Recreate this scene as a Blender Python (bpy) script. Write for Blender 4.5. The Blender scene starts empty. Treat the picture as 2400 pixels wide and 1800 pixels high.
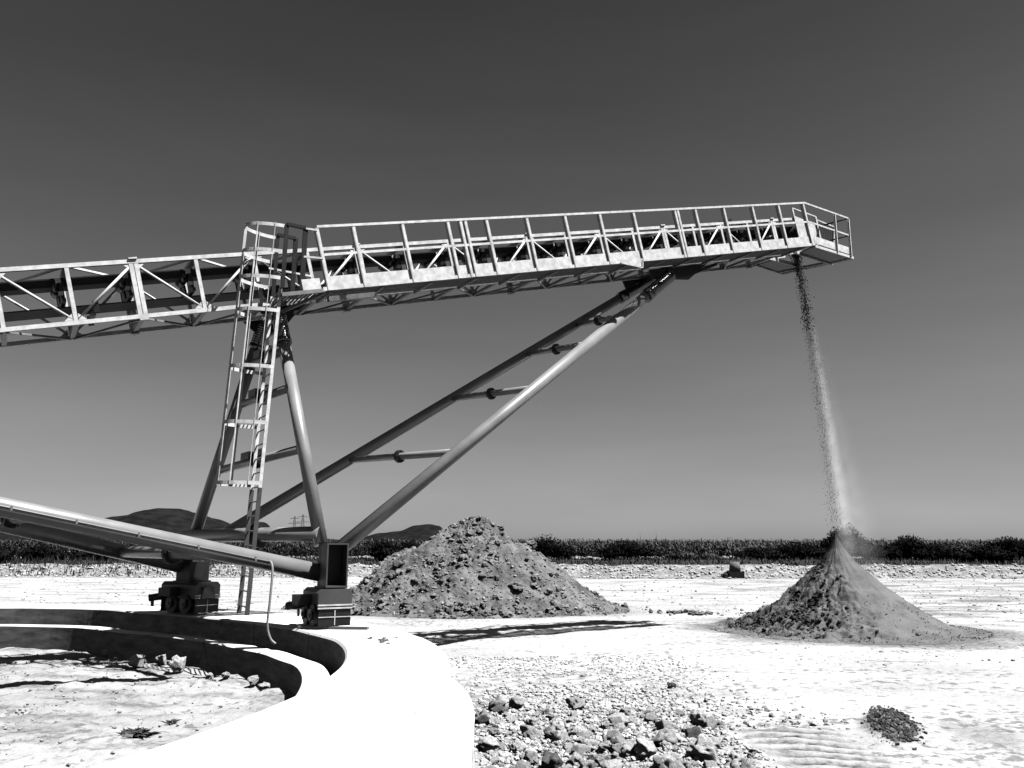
import bpy, math, random
from math import sin, cos, tan, pi, radians, atan2, sqrt, exp
from mathutils import Vector as V3, Matrix, noise
random.seed(7)
scene = bpy.context.scene
COL = scene.collection

# ------------------------------------------------------------------ camera
CAM = V3((0, 0, 1.85)); F = 1950.0; TH = math.atan((1285 - 900) / F)
cd = bpy.data.cameras.new('camera'); cam = bpy.data.objects.new('camera', cd); COL.objects.link(cam)
cam.location = CAM; cam.rotation_euler = (pi / 2 + TH, 0, 0)
cd.sensor_width = 36; cd.sensor_fit = 'HORIZONTAL'; cd.lens = F / 2400 * 36
cd.clip_start = 0.1; cd.clip_end = 20000
scene.camera = cam

def ray(x, y):
    return V3(((x - 1200) / F, cos(TH) - (900 - y) / F * sin(TH), sin(TH) + (900 - y) / F * cos(TH)))
def onz(x, y, z):
    d = ray(x, y); return CAM + d * ((z - CAM.z) / d.z)
def proj(p):
    q = p - CAM; Y = q.y * cos(TH) + q.z * sin(TH); Z = q.z * cos(TH) - q.y * sin(TH)
    return 1200 + F * q.x / Y, 900 - F * Z / Y

# ------------------------------------------------------------------ light and sky
SUN_AZ, SUN_EL = radians(-20), radians(62.5)
sd = V3((cos(SUN_EL) * cos(SUN_AZ), cos(SUN_EL) * sin(SUN_AZ), sin(SUN_EL)))
sl = bpy.data.lights.new('sun', 'SUN'); sl.energy = 5.0; sl.angle = radians(0.53); sl.color = (1, 1, 1)
so = bpy.data.objects.new('sun', sl); COL.objects.link(so); so.rotation_euler = sd.to_track_quat('Z', 'Y').to_euler()
w = bpy.data.worlds.new('World'); scene.world = w; w.use_nodes = True
nt = w.node_tree; bg = nt.nodes['Background']; bg.inputs[1].default_value = 0.054
sky = nt.nodes.new('ShaderNodeTexSky'); sky.sky_type = 'NISHITA'; sky.sun_disc = False
sky.sun_elevation = SUN_EL; sky.sun_rotation = pi / 2 - SUN_AZ; sky.altitude = 100; sky.air_density = 1.0; sky.dust_density = 1.0; sky.ozone_density = 1.0
sep = nt.nodes.new('ShaderNodeSeparateColor'); nt.links.new(sky.outputs[0], sep.inputs[0])
# red-filter look of the print: the clear sky darkens with elevation
tc = nt.nodes.new('ShaderNodeTexCoord'); sx = nt.nodes.new('ShaderNodeSeparateXYZ'); nt.links.new(tc.outputs['Generated'], sx.inputs[0])
rp = nt.nodes.new('ShaderNodeValToRGB'); nt.links.new(sx.outputs['Z'], rp.inputs[0]); el = rp.color_ramp.elements
el[0].position = 0.0; el[0].color = (.635,) * 3 + (1,); el[1].position = 1.0; el[1].color = (.2,) * 3 + (1,)
for p_, c_ in ((.14, .665), (.266, .60), (.432, .445), (.58, .305)):
    e_ = el.new(p_); e_.color = (c_,) * 3 + (1,)
ml = nt.nodes.new('ShaderNodeMath'); ml.operation = 'MULTIPLY'
nt.links.new(sep.outputs[0], ml.inputs[0]); nt.links.new(rp.outputs[0], ml.inputs[1]); mpw = nt.nodes.new('ShaderNodeMapping'); mpw.inputs['Scale'].default_value = (1.6, 1.6, 9); nt.links.new(tc.outputs['Generated'], mpw.inputs[0])
nw = nt.nodes.new('ShaderNodeTexNoise'); nw.inputs['Scale'].default_value = 1.7; nw.inputs['Detail'].default_value = 5; nt.links.new(mpw.outputs[0], nw.inputs['Vector'])
mr = nt.nodes.new('ShaderNodeMapRange'); mr.inputs['From Min'].default_value = .3; mr.inputs['From Max'].default_value = .7; mr.inputs['To Min'].default_value = .95; mr.inputs['To Max'].default_value = 1.07; nt.links.new(nw.outputs['Fac'], mr.inputs['Value'])
m2 = nt.nodes.new('ShaderNodeMath'); m2.operation = 'MULTIPLY'; nt.links.new(ml.outputs[0], m2.inputs[0]); nt.links.new(mr.outputs[0], m2.inputs[1]); nt.links.new(m2.outputs[0], bg.inputs[0])
scene.view_settings.view_transform = 'Standard'; scene.view_settings.look = 'None'
scene.view_settings.exposure = 1.25; scene.view_settings.gamma = 1.0
scene.render.engine = 'CYCLES'
scene.cycles.max_bounces = 6; scene.cycles.diffuse_bounces = 0; scene.cycles.volume_bounces = 1

# ------------------------------------------------------------------ materials (a black and white photograph: every colour is a grey)
def g(v): return (v, v, v, 1)
def mat(name, lo, hi=None, scale=4.0, rough=0.6, metal=0.0, bump=0.0, bscale=30.0, spec=0.5, detail=5.0, coat=0.0, ramp=(0.35, 0.65), stretch=None):
    m = bpy.data.materials.new(name); m.use_nodes = True
    t = m.node_tree; b = t.nodes['Principled BSDF']
    b.inputs['Roughness'].default_value = rough; b.inputs['Metallic'].default_value = metal
    b.inputs['Specular IOR Level'].default_value = spec; b.inputs['Coat Weight'].default_value = coat; b.inputs['Coat Roughness'].default_value = 0.15
    if hi is None: hi = lo
    co = t.nodes.new('ShaderNodeTexCoord'); src = co.outputs['Object']
    if stretch:
        mp = t.nodes.new('ShaderNodeMapping'); mp.inputs['Scale'].default_value = stretch; t.links.new(src, mp.inputs[0]); src = mp.outputs[0]
    n = t.nodes.new('ShaderNodeTexNoise'); n.inputs['Scale'].default_value = scale; n.inputs['Detail'].default_value = detail; t.links.new(src, n.inputs['Vector'])
    r = t.nodes.new('ShaderNodeValToRGB'); r.color_ramp.elements[0].position = ramp[0]; r.color_ramp.elements[1].position = ramp[1]
    r.color_ramp.elements[0].color = g(lo); r.color_ramp.elements[1].color = g(hi)
    t.links.new(n.outputs['Fac'], r.inputs[0]); t.links.new(r.outputs[0], b.inputs['Base Color'])
    if bump:
        n2 = t.nodes.new('ShaderNodeTexNoise'); n2.inputs['Scale'].default_value = bscale; n2.inputs['Detail'].default_value = 6; t.links.new(co.outputs['Object'], n2.inputs['Vector'])
        bp = t.nodes.new('ShaderNodeBump'); bp.inputs['Strength'].default_value = 1.0; bp.inputs['Distance'].default_value = bump
        t.links.new(n2.outputs['Fac'], bp.inputs['Height']); t.links.new(bp.outputs[0], b.inputs['Normal'])
    return m
M = {}
M['galv'] = mat('galvanised_steel', 0.44, 0.66, 9, 0.5, 0.0, 0.0015, 60)
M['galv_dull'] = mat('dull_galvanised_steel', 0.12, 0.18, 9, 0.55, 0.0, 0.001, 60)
M['paint'] = mat('grey_gloss_paint', 0.16, 0.21, 2.5, 0.38, 0.0, 0.0008, 25, spec=0.55)
M['dark_paint'] = mat('dark_steel_paint', 0.009, 0.018, 5, 0.5, 0.0, 0.001, 40, spec=0.15)
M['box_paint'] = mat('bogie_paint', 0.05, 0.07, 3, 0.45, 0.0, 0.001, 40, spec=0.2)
M['rubber'] = mat('belt_rubber', 0.008, 0.014, 6, 0.8, spec=0.2)
M['bellows'] = mat('ribbed_sleeve', 0.012, 0.02, 6, 0.22, spec=0.6)
M['grate'] = mat('grating', 0.16, 0.24, 10, 0.6)
M['cable'] = mat('grey_cable', 0.16, 0.2, 6, 0.5)
M['pole'] = mat('pylon_steel', 0.06)
M['leaf'] = mat('foliage', 0.003, 0.010, 1.2, 0.9, spec=0.03)
M['leaf2'] = mat('foliage_pale', 0.014, 0.05, 1.2, 0.7, spec=0.2)
M['trunk'] = mat('bark', 0.03, 0.05, 8, 0.9)
M['corn'] = mat('corn_leaves', 0.010, 0.042, 0.8, 0.6, spec=0.3)
M['hill'] = mat('hillside', 0.007, 0.013, 0.02, 1.0, spec=0.0, ramp=(0.4, 0.62))
M['stub'] = mat('old_concrete', 0.07, 0.11, 6, 0.9, bump=0.01, bscale=20)
M['rock'] = mat('limestone', 0.26, 0.46, 5, 0.95, bump=0.02, bscale=18, spec=0.1)
M['rock_grey'] = mat('grey_stone', 0.19, 0.33, 6, 0.95, bump=0.02, bscale=18, spec=0.1)
M['rock_dark'] = mat('dark_stone', 0.055, 0.11, 6, 0.95, bump=0.02, bscale=18, spec=0.1)
M['pile1'] = mat('dug_earth', 0.055, 0.17, 1.6, 1.0, bump=0.05, bscale=12, spec=0.05, detail=8)
M['clod1'] = mat('earth_clods', 0.06, 0.20, 2.5, 1.0, bump=0.02, bscale=20, spec=0.05)
M['pile2'] = mat('fine_crushed_gravel', 0.085, 0.13, 3.0, 1.0, bump=0.015, bscale=45, spec=0.05, detail=8)
M['clod2'] = mat('dark_gravel', 0.03, 0.065, 4, 1.0, bump=0.02, bscale=30, spec=0.05)  # darkened so the clods carry the shade of the cone's left side
M['falling'] = mat('falling_gravel', 0.05, 0.26, 3, 1.0, spec=0.05)
M['dung'] = mat('dark_clump', 0.03, 0.11, 9, 1.0, bump=0.02, bscale=30, spec=0.05)
M['weed'] = mat('dry_weed', 0.04, 0.12, 3, 0.9, spec=0.1)

def wall_mat():
    # dusty chalk-white where it faces up or outwards, inner faces stained and darkened, their shade put into the colour (its own attribute)
    m = bpy.data.materials.new('ring_concrete'); m.use_nodes = True; t = m.node_tree; b = t.nodes['Principled BSDF']
    b.inputs['Roughness'].default_value = 0.9; b.inputs['Specular IOR Level'].default_value = 0.15
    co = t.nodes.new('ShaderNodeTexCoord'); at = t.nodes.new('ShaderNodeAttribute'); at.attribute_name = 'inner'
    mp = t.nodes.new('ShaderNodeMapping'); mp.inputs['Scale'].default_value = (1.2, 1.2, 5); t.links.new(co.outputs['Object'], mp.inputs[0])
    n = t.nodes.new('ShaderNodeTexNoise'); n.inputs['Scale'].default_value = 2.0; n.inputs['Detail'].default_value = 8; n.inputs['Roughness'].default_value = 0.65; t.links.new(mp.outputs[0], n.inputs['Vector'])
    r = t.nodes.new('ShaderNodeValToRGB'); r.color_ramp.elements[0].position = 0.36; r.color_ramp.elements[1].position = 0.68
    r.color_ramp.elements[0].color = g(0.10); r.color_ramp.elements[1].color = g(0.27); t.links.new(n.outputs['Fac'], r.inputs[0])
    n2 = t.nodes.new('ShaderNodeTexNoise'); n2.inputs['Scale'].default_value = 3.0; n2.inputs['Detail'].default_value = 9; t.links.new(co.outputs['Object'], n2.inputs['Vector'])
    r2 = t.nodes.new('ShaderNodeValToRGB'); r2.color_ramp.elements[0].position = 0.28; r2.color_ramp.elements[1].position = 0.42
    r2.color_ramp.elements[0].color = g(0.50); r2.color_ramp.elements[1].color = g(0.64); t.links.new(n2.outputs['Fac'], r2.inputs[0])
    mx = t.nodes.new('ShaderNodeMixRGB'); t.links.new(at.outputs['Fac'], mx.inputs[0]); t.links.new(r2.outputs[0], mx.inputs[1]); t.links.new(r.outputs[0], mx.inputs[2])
    # hairline cracks
    v = t.nodes.new('ShaderNodeTexVoronoi'); v.feature = 'DISTANCE_TO_EDGE'; v.inputs['Scale'].default_value = 0.42
    n3 = t.nodes.new('ShaderNodeTexNoise'); n3.inputs['Scale'].default_value = 2.2; n3.inputs['Detail'].default_value = 5; t.links.new(co.outputs['Object'], n3.inputs['Vector'])
    va = t.nodes.new('ShaderNodeMixRGB'); va.inputs[0].default_value = 0.25; t.links.new(co.outputs['Object'], va.inputs[1]); t.links.new(n3.outputs['Color'], va.inputs[2]); t.links.new(va.outputs[0], v.inputs['Vector'])
    lt = t.nodes.new('ShaderNodeMath'); lt.operation = 'LESS_THAN'; lt.inputs[1].default_value = 0.0016; t.links.new(v.outputs['Distance'], lt.inputs[0])
    mc = t.nodes.new('ShaderNodeMixRGB'); mc.blend_type = 'MULTIPLY'; mc.inputs[2].default_value = g(0.5); t.links.new(lt.outputs[0], mc.inputs[0]); t.links.new(mx.outputs[0], mc.inputs[1])
    t.links.new(mc.outputs[0], b.inputs['Base Color'])
    bp = t.nodes.new('ShaderNodeBump'); bp.inputs['Distance'].default_value = 0.006; t.links.new(n2.outputs['Fac'], bp.inputs['Height']); t.links.new(bp.outputs[0], b.inputs['Normal'])
    return m
M['wall'] = wall_mat()

def ground_mat():
    m = bpy.data.materials.new('chalky_ground'); m.use_nodes = True; t = m.node_tree; b = t.nodes['Principled BSDF']
    b.inputs['Roughness'].default_value = 1.0; b.inputs['Specular IOR Level'].default_value = 0.05
    co = t.nodes.new('ShaderNodeTexCoord'); at = t.nodes.new('ShaderNodeAttribute'); at.attribute_name = 'dirt'
    def nz(scale, det, stretch=None):
        n = t.nodes.new('ShaderNodeTexNoise'); n.inputs['Scale'].default_value = scale; n.inputs['Detail'].default_value = det; n.inputs['Roughness'].default_value = 0.62
        if stretch:
            mp = t.nodes.new('ShaderNodeMapping'); mp.inputs['Scale'].default_value = stretch; t.links.new(co.outputs['Object'], mp.inputs[0]); t.links.new(mp.outputs[0], n.inputs['Vector'])
        else: t.links.new(co.outputs['Object'], n.inputs['Vector'])
        return n
    def ramp(src, p0, p1, c0, c1):
        r = t.nodes.new('ShaderNodeValToRGB'); r.color_ramp.elements[0].position = p0; r.color_ramp.elements[1].position = p1
        r.color_ramp.elements[0].color = g(c0); r.color_ramp.elements[1].color = g(c1); t.links.new(src, r.inputs[0]); return r
    big = ramp(nz(0.25, 4, (1, 2.2, 1)).outputs['Fac'], 0.35, 0.6, 0.29, 0.38)
    # crumbs: sparse dark specks, denser where the large noise says so
    n1 = nz(7, 8); n2 = nz(0.5, 5, (0.6, 1.6, 1))
    ad = t.nodes.new('ShaderNodeMath'); ad.operation = 'MULTIPLY_ADD'; ad.inputs[1].default_value = 0.55; t.links.new(n2.outputs['Fac'], ad.inputs[0]); t.links.new(n1.outputs['Fac'], ad.inputs[2])
    sp = ramp(ad.outputs[0], 0.64, 0.72, 0.45, 1.0)
    mu = t.nodes.new('ShaderNodeMixRGB'); mu.blend_type = 'MULTIPLY'; mu.inputs[0].default_value = 1; t.links.new(big.outputs[0], mu.inputs[1]); t.links.new(sp.outputs[0], mu.inputs[2])
    dk = ramp(nz(11, 9).outputs['Fac'], 0.36, 0.64, 0.04, 0.20)
    mx = t.nodes.new('ShaderNodeMixRGB'); t.links.new(at.outputs['Fac'], mx.inputs[0]); t.links.new(mu.outputs[0], mx.inputs[1]); t.links.new(dk.outputs[0], mx.inputs[2])
    ag = t.nodes.new('ShaderNodeAttribute'); ag.attribute_name = 'grass'
    gr = ramp(nz(2.0, 6).outputs['Fac'], 0.3, 0.7, 0.015, 0.055)
    mg = t.nodes.new('ShaderNodeMixRGB'); t.links.new(ag.outputs['Fac'], mg.inputs[0]); t.links.new(mx.outputs[0], mg.inputs[1]); t.links.new(gr.outputs[0], mg.inputs[2])
    t.links.new(mg.outputs[0], b.inputs['Base Color'])
    bp = t.nodes.new('ShaderNodeBump'); bp.inputs['Distance'].default_value = 0.05; t.links.new(n1.outputs['Fac'], bp.inputs['Height']); t.links.new(bp.outputs[0], b.inputs['Normal'])
    return m
M['ground'] = ground_mat()

# ------------------------------------------------------------------ mesh helpers
class MB:
    def __init__(s): s.v = []; s.f = []; s.smooth = []
    def face(s, idx, sm=False): s.f.append(idx); s.smooth.append(sm)
    def box(s, c, ax, ay, az):
        """centre and three half-extent vectors"""
        b = len(s.v)
        for i in (-1, 1):
            for j in (-1, 1):
                for k in (-1, 1): s.v.append(c + ax * i + ay * j + az * k)
        for q in ((0, 1, 3, 2), (4, 6, 7, 5), (0, 4, 5, 1), (2, 3, 7, 6), (0, 2, 6, 4), (1, 5, 7, 3)): s.face([b + i for i in q])
    def bar(s, p, q, a, bb, up=None):
        """rectangular bar p-q, width a along side, bb along up"""
        d = (q - p); L = d.length; d = d / L
        up = up or V3((0, 0, 1)); side = d.cross(up)
        if side.length < 1e-4: side = d.cross(V3((1, 0, 0)))
        side.normalize(); u2 = side.cross(d)
        s.box((p + q) / 2, d * (L / 2), side * (a / 2), u2 * (bb / 2))
    def angle(s, p, q, a, th, n1, n2):
        """L-section: one leg along n1, one along n2, corner on the line p-q"""
        d = (q - p).normalized(); L = (q - p).length
        c = (p + q) / 2
        s.box(c + n1 * (a / 2), d * (L / 2), n1 * (a / 2), n2 * (th / 2))
        s.box(c + n2 * (a / 2 + th / 2), d * (L / 2), n2 * (a / 2), n1 * (th / 2))
    def ring(s, c, d, r, n, x=None):
        d = d.normalized(); x = x or (d.cross(V3((0, 0, 1))) if abs(d.z) < 0.95 else d.cross(V3((1, 0, 0)))); x.normalize(); y = d.cross(x)
        b = len(s.v)
        for i in range(n):
            a = 2 * pi * i / n; s.v.append(c + x * (r * cos(a)) + y * (r * sin(a)))
        return list(range(b, b + n))
    def tube(s, pts, r, n=20, caps=True, sm=True):
        rs = r if isinstance(r, (list, tuple)) else [r] * len(pts)
        prev = None
        d0 = (pts[1] - pts[0]).normalized(); x = d0.cross(V3((0, 0, 1))) if abs(d0.z) < 0.95 else d0.cross(V3((1, 0, 0)))
        for i, p in enumerate(pts):
            d = pts[min(i + 1, len(pts) - 1)] - pts[max(i - 1, 0)]
            d.normalize(); xx = x - d * x.dot(d)
            k = s.ring(p, d, rs[i], n, xx)
            if prev:
                for j in range(n): s.face([prev[j], prev[(j + 1) % n], k[(j + 1) % n], k[j]], sm)
            elif caps: s.face(k[::-1])
            prev = k
        if caps: s.face(prev)
    def prism(s, pts, off):
        b = len(s.v); n = len(pts)
        s.v += [p - off / 2 for p in pts] + [p + off / 2 for p in pts]
        s.face([b + i for i in range(n)][::-1]); s.face([b + n + i for i in range(n)])
        for i in range(n): s.face([b + i, b + (i + 1) % n, b + n + (i + 1) % n, b + n + i])
    def lump(s, c, r, sub, amp, seed, sq=(1, 1, 1), rot=0.0, sm=False):
        vs, fs = ico(sub); b = len(s.v); off = V3((seed * 3.17, seed * 1.31, seed * 7.7)); cr, sr = cos(rot), sin(rot)
        for p in vs:
            k = 1 + amp * noise.noise(p * 1.3 + off) + amp * 0.5 * noise.noise(p * 3.1 + off)
            x, y, z = p.x * k * sq[0] * r, p.y * k * sq[1] * r, p.z * k * sq[2] * r
            s.v.append(V3((c.x + x * cr - y * sr, c.y + x * sr + y * cr, c.z + z)))
        for q in fs: s.face([b + i for i in q], sm)
    def build(s, name, m, parent=None, origin=None, attrs=None):
        o0 = origin if origin is not None else (root_loc(parent) if parent else V3((0, 0, 0)))
        me = bpy.data.meshes.new(name); me.from_pydata([tuple(p - o0) for p in s.v], [], s.f)
        me.polygons.foreach_set('use_smooth', s.smooth); me.materials.append(m)
        if attrs:
            for k, vals in attrs.items():
                a = me.attributes.new(k, 'FLOAT', 'POINT'); a.data.foreach_set('value', vals)
        me.validate(); me.update()
        o = bpy.data.objects.new(name, me); COL.objects.link(o)
        if parent: o.parent = parent
        else: o.location = o0
        return o
_ico = {}
def ico(n):
    if n in _ico: return _ico[n]
    t = (1 + 5 ** .5) / 2
    vs = [V3(p).normalized() for p in ((-1, t, 0), (1, t, 0), (-1, -t, 0), (1, -t, 0), (0, -1, t), (0, 1, t), (0, -1, -t), (0, 1, -t), (t, 0, -1), (t, 0, 1), (-t, 0, -1), (-t, 0, 1))]
    fs = [(0, 11, 5), (0, 5, 1), (0, 1, 7), (0, 7, 10), (0, 10, 11), (1, 5, 9), (5, 11, 4), (11, 10, 2), (10, 7, 6), (7, 1, 8), (3, 9, 4), (3, 4, 2), (3, 2, 6), (3, 6, 8), (3, 8, 9), (4, 9, 5), (2, 4, 11), (6, 2, 10), (8, 6, 7), (9, 8, 1)]
    for _ in range(n):
        c = {}; nf = []
        def mid(a, b):
            k = (min(a, b), max(a, b))
            if k not in c: vs.append(((vs[a] + vs[b]) / 2).normalized()); c[k] = len(vs) - 1
            return c[k]
        for a, b, d in fs:
            e, f_, h = mid(a, b), mid(b, d), mid(d, a); nf += [(a, e, h), (b, f_, e), (d, h, f_), (e, f_, h)]
        fs = nf
    _ico[n] = (vs, fs); return _ico[n]
def root_loc(o):
    while o.parent: o = o.parent
    return V3(o.location)
def thing(name, loc, label, cat, group=None):
    o = bpy.data.objects.new(name, None); COL.objects.link(o); o.location = loc; o.empty_display_size = 0.3
    o['label'] = label; o['category'] = cat
    if group: o['group'] = group
    return o
def tag(o, label, cat, group=None, kind=None):
    if label: o['label'] = label
    if cat: o['category'] = cat
    if group: o['group'] = group
    if kind: o['kind'] = kind
    return o

# ------------------------------------------------------------------ conveyor frame of reference
AZ, INC = radians(30.8), radians(14.4)
U = V3((cos(INC) * cos(AZ), cos(INC) * sin(AZ), sin(INC)))
V = V3((sin(AZ), -cos(AZ), 0)); W = V3((-sin(INC) * cos(AZ), -sin(INC) * sin(AZ), cos(INC)))
UH = V3((cos(AZ), sin(AZ), 0)); Z = V3((0, 0, 1))
O = V3((-11.68, 8.56, 0.60)) + V * (-.49)
def L(u, v, w): return O + U * u + V * v + W * w
RC = V3((-10.28, 7.53, 0))            # centre of the concrete ring

# ================================================================== the conveyor
conv = thing('stacking_conveyor', V3((O.x, O.y, 0.1)), 'long inclined lattice steel conveyor on tubular legs, dropping gravel onto a cone pile', 'conveyor')
D = 0.913; U0 = 8.03
ks = range(-8, 17); uv = [U0 + D * k for k in ks]
BC, TC = 2.79, 3.65
UA, UB = 0.6, 23.5
mb = MB()
for v in (.5, -.5):
    for wc in (BC, TC): mb.bar(L(UA, v, wc), L(UB, v, wc), .055, .062, W)
truss = mb.build('boom_truss', M['galv'], conv)
def sub(m, name, mt): return m.build(name, M[mt], truss)
for i, u in enumerate(uv):
    for v in (.5, -.5):
        m = MB()
        if (i - 8) % 4 == 0:
            for du in (-.036, .036): m.bar(L(u + du, v, BC + .031), L(u + du, v, TC - .031), .062, .05, V)
            m.box(L(u, v, TC + .045), U * .06, V * .05, W * .012); m.box(L(u, v, BC - .05), U * .06, V * .05, W * .012)
        else: m.bar(L(u, v, BC + .031), L(u, v, TC - .031), .056, .05, V)
        s = 1 if v > 0 else -1
        for sg in (-1, 1):     # gusset triangles under the top chord
            if (i % 2 == 0): m.prism([L(u + sg * .04, v + s * .012, TC - .036), L(u + sg * .16, v + s * .012, TC - .036), L(u + sg * .04, v + s * .012, TC - .15)], V * .012)
            else: m.prism([L(u + sg * .04, v + s * .012, BC + .036), L(u + sg * .15, v + s * .012, BC + .036), L(u + sg * .04, v + s * .012, BC + .14)], V * .012)
        sub(m, 'vertical_strut', 'galv')
    if i + 1 < len(uv):
        u2 = uv[i + 1]
        for v in (.5, -.5):
            m = MB()
            a, b = (TC - .06, BC + .06) if i % 2 == 0 else (BC + .06, TC - .06)
            m.tube([L(u + .04, v, a), L(u2 - .04, v, b)], .021, 8); sub(m, 'diagonal_brace', 'galv')
        m = MB()          # plan bracing, seen from underneath and through the top
        a, b = (.46, -.46) if i % 2 == 0 else (-.46, .46)
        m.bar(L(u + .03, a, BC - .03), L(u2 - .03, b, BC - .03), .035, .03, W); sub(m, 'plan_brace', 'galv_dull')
        if u < 10.2:
            m = MB(); m.bar(L(u + .03, b, TC), L(u2 - .03, a, TC), .035, .03, W); sub(m, 'plan_brace', 'galv')
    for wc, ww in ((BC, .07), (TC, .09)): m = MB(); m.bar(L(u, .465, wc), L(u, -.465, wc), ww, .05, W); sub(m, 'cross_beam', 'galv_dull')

# belt: troughed carrying run, flat return run, and the gravel on it
def belt_run(prof, u0, u1):
    m = MB(); n = len(prof)
    for u in (u0, u1):
        for (v, wv) in prof: m.v.append(L(u, v, wv))
        for (v, wv) in prof[::-1]: m.v.append(L(u, v, wv - .02))
    t = 2 * n
    for j in range(t): m.face([j, (j + 1) % t, t + (j + 1) % t, t + j])
    m.face(list(range(t))[::-1]); m.face(list(range(t, 2 * t)))
    return m
belt = belt_run([(-.31, 3.53), (-.14, 3.46), (.14, 3.46), (.31, 3.53)], UA, 24.2).build('carrying_belt', M['rubber'], conv)
m = MB(); 
nb = 300
for i in range(nb + 1):
    u = UA + (23.9 - UA) * i / nb
    for j, v in enumerate((-.22, -.11, 0, .11, .22)):
        h = (0.0, .05, .075, .05, 0.0)[j] * (0.8 + .5 * noise.noise(V3((u * 3, v * 5, 2)))) + (.03 if j in (0, 4) else 0)
        m.v.append(L(u, v, 3.472 + h))
    if i:
        for j in range(4): a = (i - 1) * 5 + j; m.face([a, a + 1, a + 6, a + 5])
m.build('gravel_load', M['clod2'], belt)
belt_run([(-.27, 3.10), (.27, 3.10)], UA, 24.2).build('return_belt', M['rubber'], conv)
for i, u in enumerate(uv):
    m = MB(); uu = u - .10
    m.bar(L(uu, -.46, 3.16), L(uu, .46, 3.16), .06, .05, W)                  # idler cross member
    m.bar(L(uu, -.40, 3.16), L(uu, -.40, 3.50), .05, .012, V); m.bar(L(uu, .40, 3.16), L(uu, .40, 3.50), .05, .012, V)
    for sg in (-1, 1):
        m.prism([L(uu, sg * .40, 3.19), L(uu, sg * .10, 3.19), L(uu, sg * .14, 3.38), L(uu, sg * .39, 3.48)], U * .03)
    idl = m.build('idler_frame', M['dark_paint'], conv)
    for sg in (-1, 0, 1):
        m = MB()
        if sg: m.tube([L(uu - .05, sg * .15, 3.39), L(uu - .05, sg * .34, 3.47)], .05, 10)
        else: m.tube([L(uu - .05, -.13, 3.39), L(uu - .05, .13, 3.39)], .05, 10)
        m.build('roller', M['dark_paint'], idl)
    m = MB(); m.box(L(uu - .03, .42, 3.46), U * .035, V * .02, W * .035); m.build('bracket', M['galv'], idl)
    m = MB(); m.box(L(uu - .02, .38, 3.27), U * .03, V * .03, W * .03); m.build('roller_end', M['galv'], idl)
    if i % 3 == 1:
        m = MB(); m.tube([L(u + .3, -.45, 3.02), L(u + .3, .45, 3.02)], .045, 10); m.box(L(u + .3, .47, 3.02), U * .04, V * .012, W * .08); m.box(L(u + .3, -.47, 3.02), U * .04, V * .012, W * .08)
        m.build('return_roller', M['dark_paint'], conv)
# walkway along the near side
WU0, WU1 = 10.62, 22.95; WF = 2.78
m = MB(); m.bar(L(WU0, 1.275, WF - .01), L(WU1, 1.275, WF - .01), .05, .06, W); m.bar(L(WU0, .56, WF - .02), L(WU1, .56, WF - .02), .05, .04, W)
walk = m.build('walkway', M['galv'], conv)
m = MB()
n = int((WU1 - WU0) / .034)
for i in range(n):
    u = WU0 + .017 + i * .034; m.box(L(u, .92, WF - .012), U * .004, V * .33, W * .015)
for v in (.68, .8, .92, 1.04, 1.16): m.box(L((WU0 + WU1) / 2, v, WF - .018), U * ((WU1 - WU0) / 2), V * .004, W * .008)
m.build('grating', M['grate'], walk)
for i, u in enumerate(uv):
    if u > 10.4 and u < 22.9:
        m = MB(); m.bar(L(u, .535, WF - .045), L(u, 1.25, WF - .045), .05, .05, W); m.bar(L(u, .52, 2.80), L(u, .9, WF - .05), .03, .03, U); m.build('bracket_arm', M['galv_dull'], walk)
toe_u = [10.72, 11.35, 12.25, 13.14, 13.45, 13.95, 14.84, 15.74, 16.61, 17.5, 18.71, 19.28, 20.16, 21.1, 22.0, 22.9]
for a, b in zip(toe_u[:-1], toe_u[1:]):
    m = MB(); m.box(L((a + b) / 2 + .0, 1.272, WF + .11), U * ((b - a) / 2 - .035), V * .004, W * .085); m.build('toe_board', M['galv'], walk)
# the dropped corner panel halfway
m = MB()
m.prism([L(16.85, 1.307, 2.755), L(17.42, 1.307, 2.755), L(17.38, 1.307, 2.63)], V * .006)
m.bar(L(16.85, 1.312, 2.745), L(17.38, 1.312, 2.605), .02, .035, V); m.bar(L(17.39, 1.312, 2.60), L(17.44, 1.312, 2.77), .02, .035, V)
m.build('corner_panel', M['galv'], walk)
m = MB(); m.box(L(11.2, 1.0, 2.66), U * .42, V * .05, W * .04); m.build('cable_tray', M['galv'], walk)
# guardrail
e0 = L(22.95, 1.3, 3.80); hB = L(24.24, 1.3, 2.40)
DN = (hB - L(22.95, 1.3, WF)).normalized()
def E(d, v, h): return L(22.95, 1.3, WF) + UH * 0 + DN * d + V * (v - 1.3) + Z * h    # level head platform frame
ED = (hB - L(22.95, 1.3, WF)).length
m = MB()
m.bar(L(10.72, 1.3, 3.80), L(22.96, 1.3, 3.80), .03, .042, W); m.bar(L(22.95, 1.3, 3.80), E(ED, 1.3, .98), .028, .04, W)
m.bar(L(10.72, 1.3, 3.33), L(22.96, 1.3, 3.33), .012, .042, W); m.bar(L(22.95, 1.3, 3.33), E(ED, 1.3, .53), .011, .04, W)
rail = m.build('guardrail', M['galv'], conv)
gp = [10.72, 11.35, 12.25, 13.14, 13.40, 13.50, 13.95, 14.84, 15.74, 16.61, 17.5, 18.67, 18.75, 19.28, 20.16, 21.1, 22.0, 22.9]
for u in gp:
    m = MB(); m.box(L(u + .004, 1.306, (3.78 + WF) / 2 - .02), U * .022, V * .004, W * ((3.78 - WF) / 2 + .02)); m.box(L(u - .024, 1.265, (3.78 + WF) / 2 - .02), U * .004, V * .042, W * ((3.78 - WF) / 2 + .02))
    m.build('post', M['galv'], rail)
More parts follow.
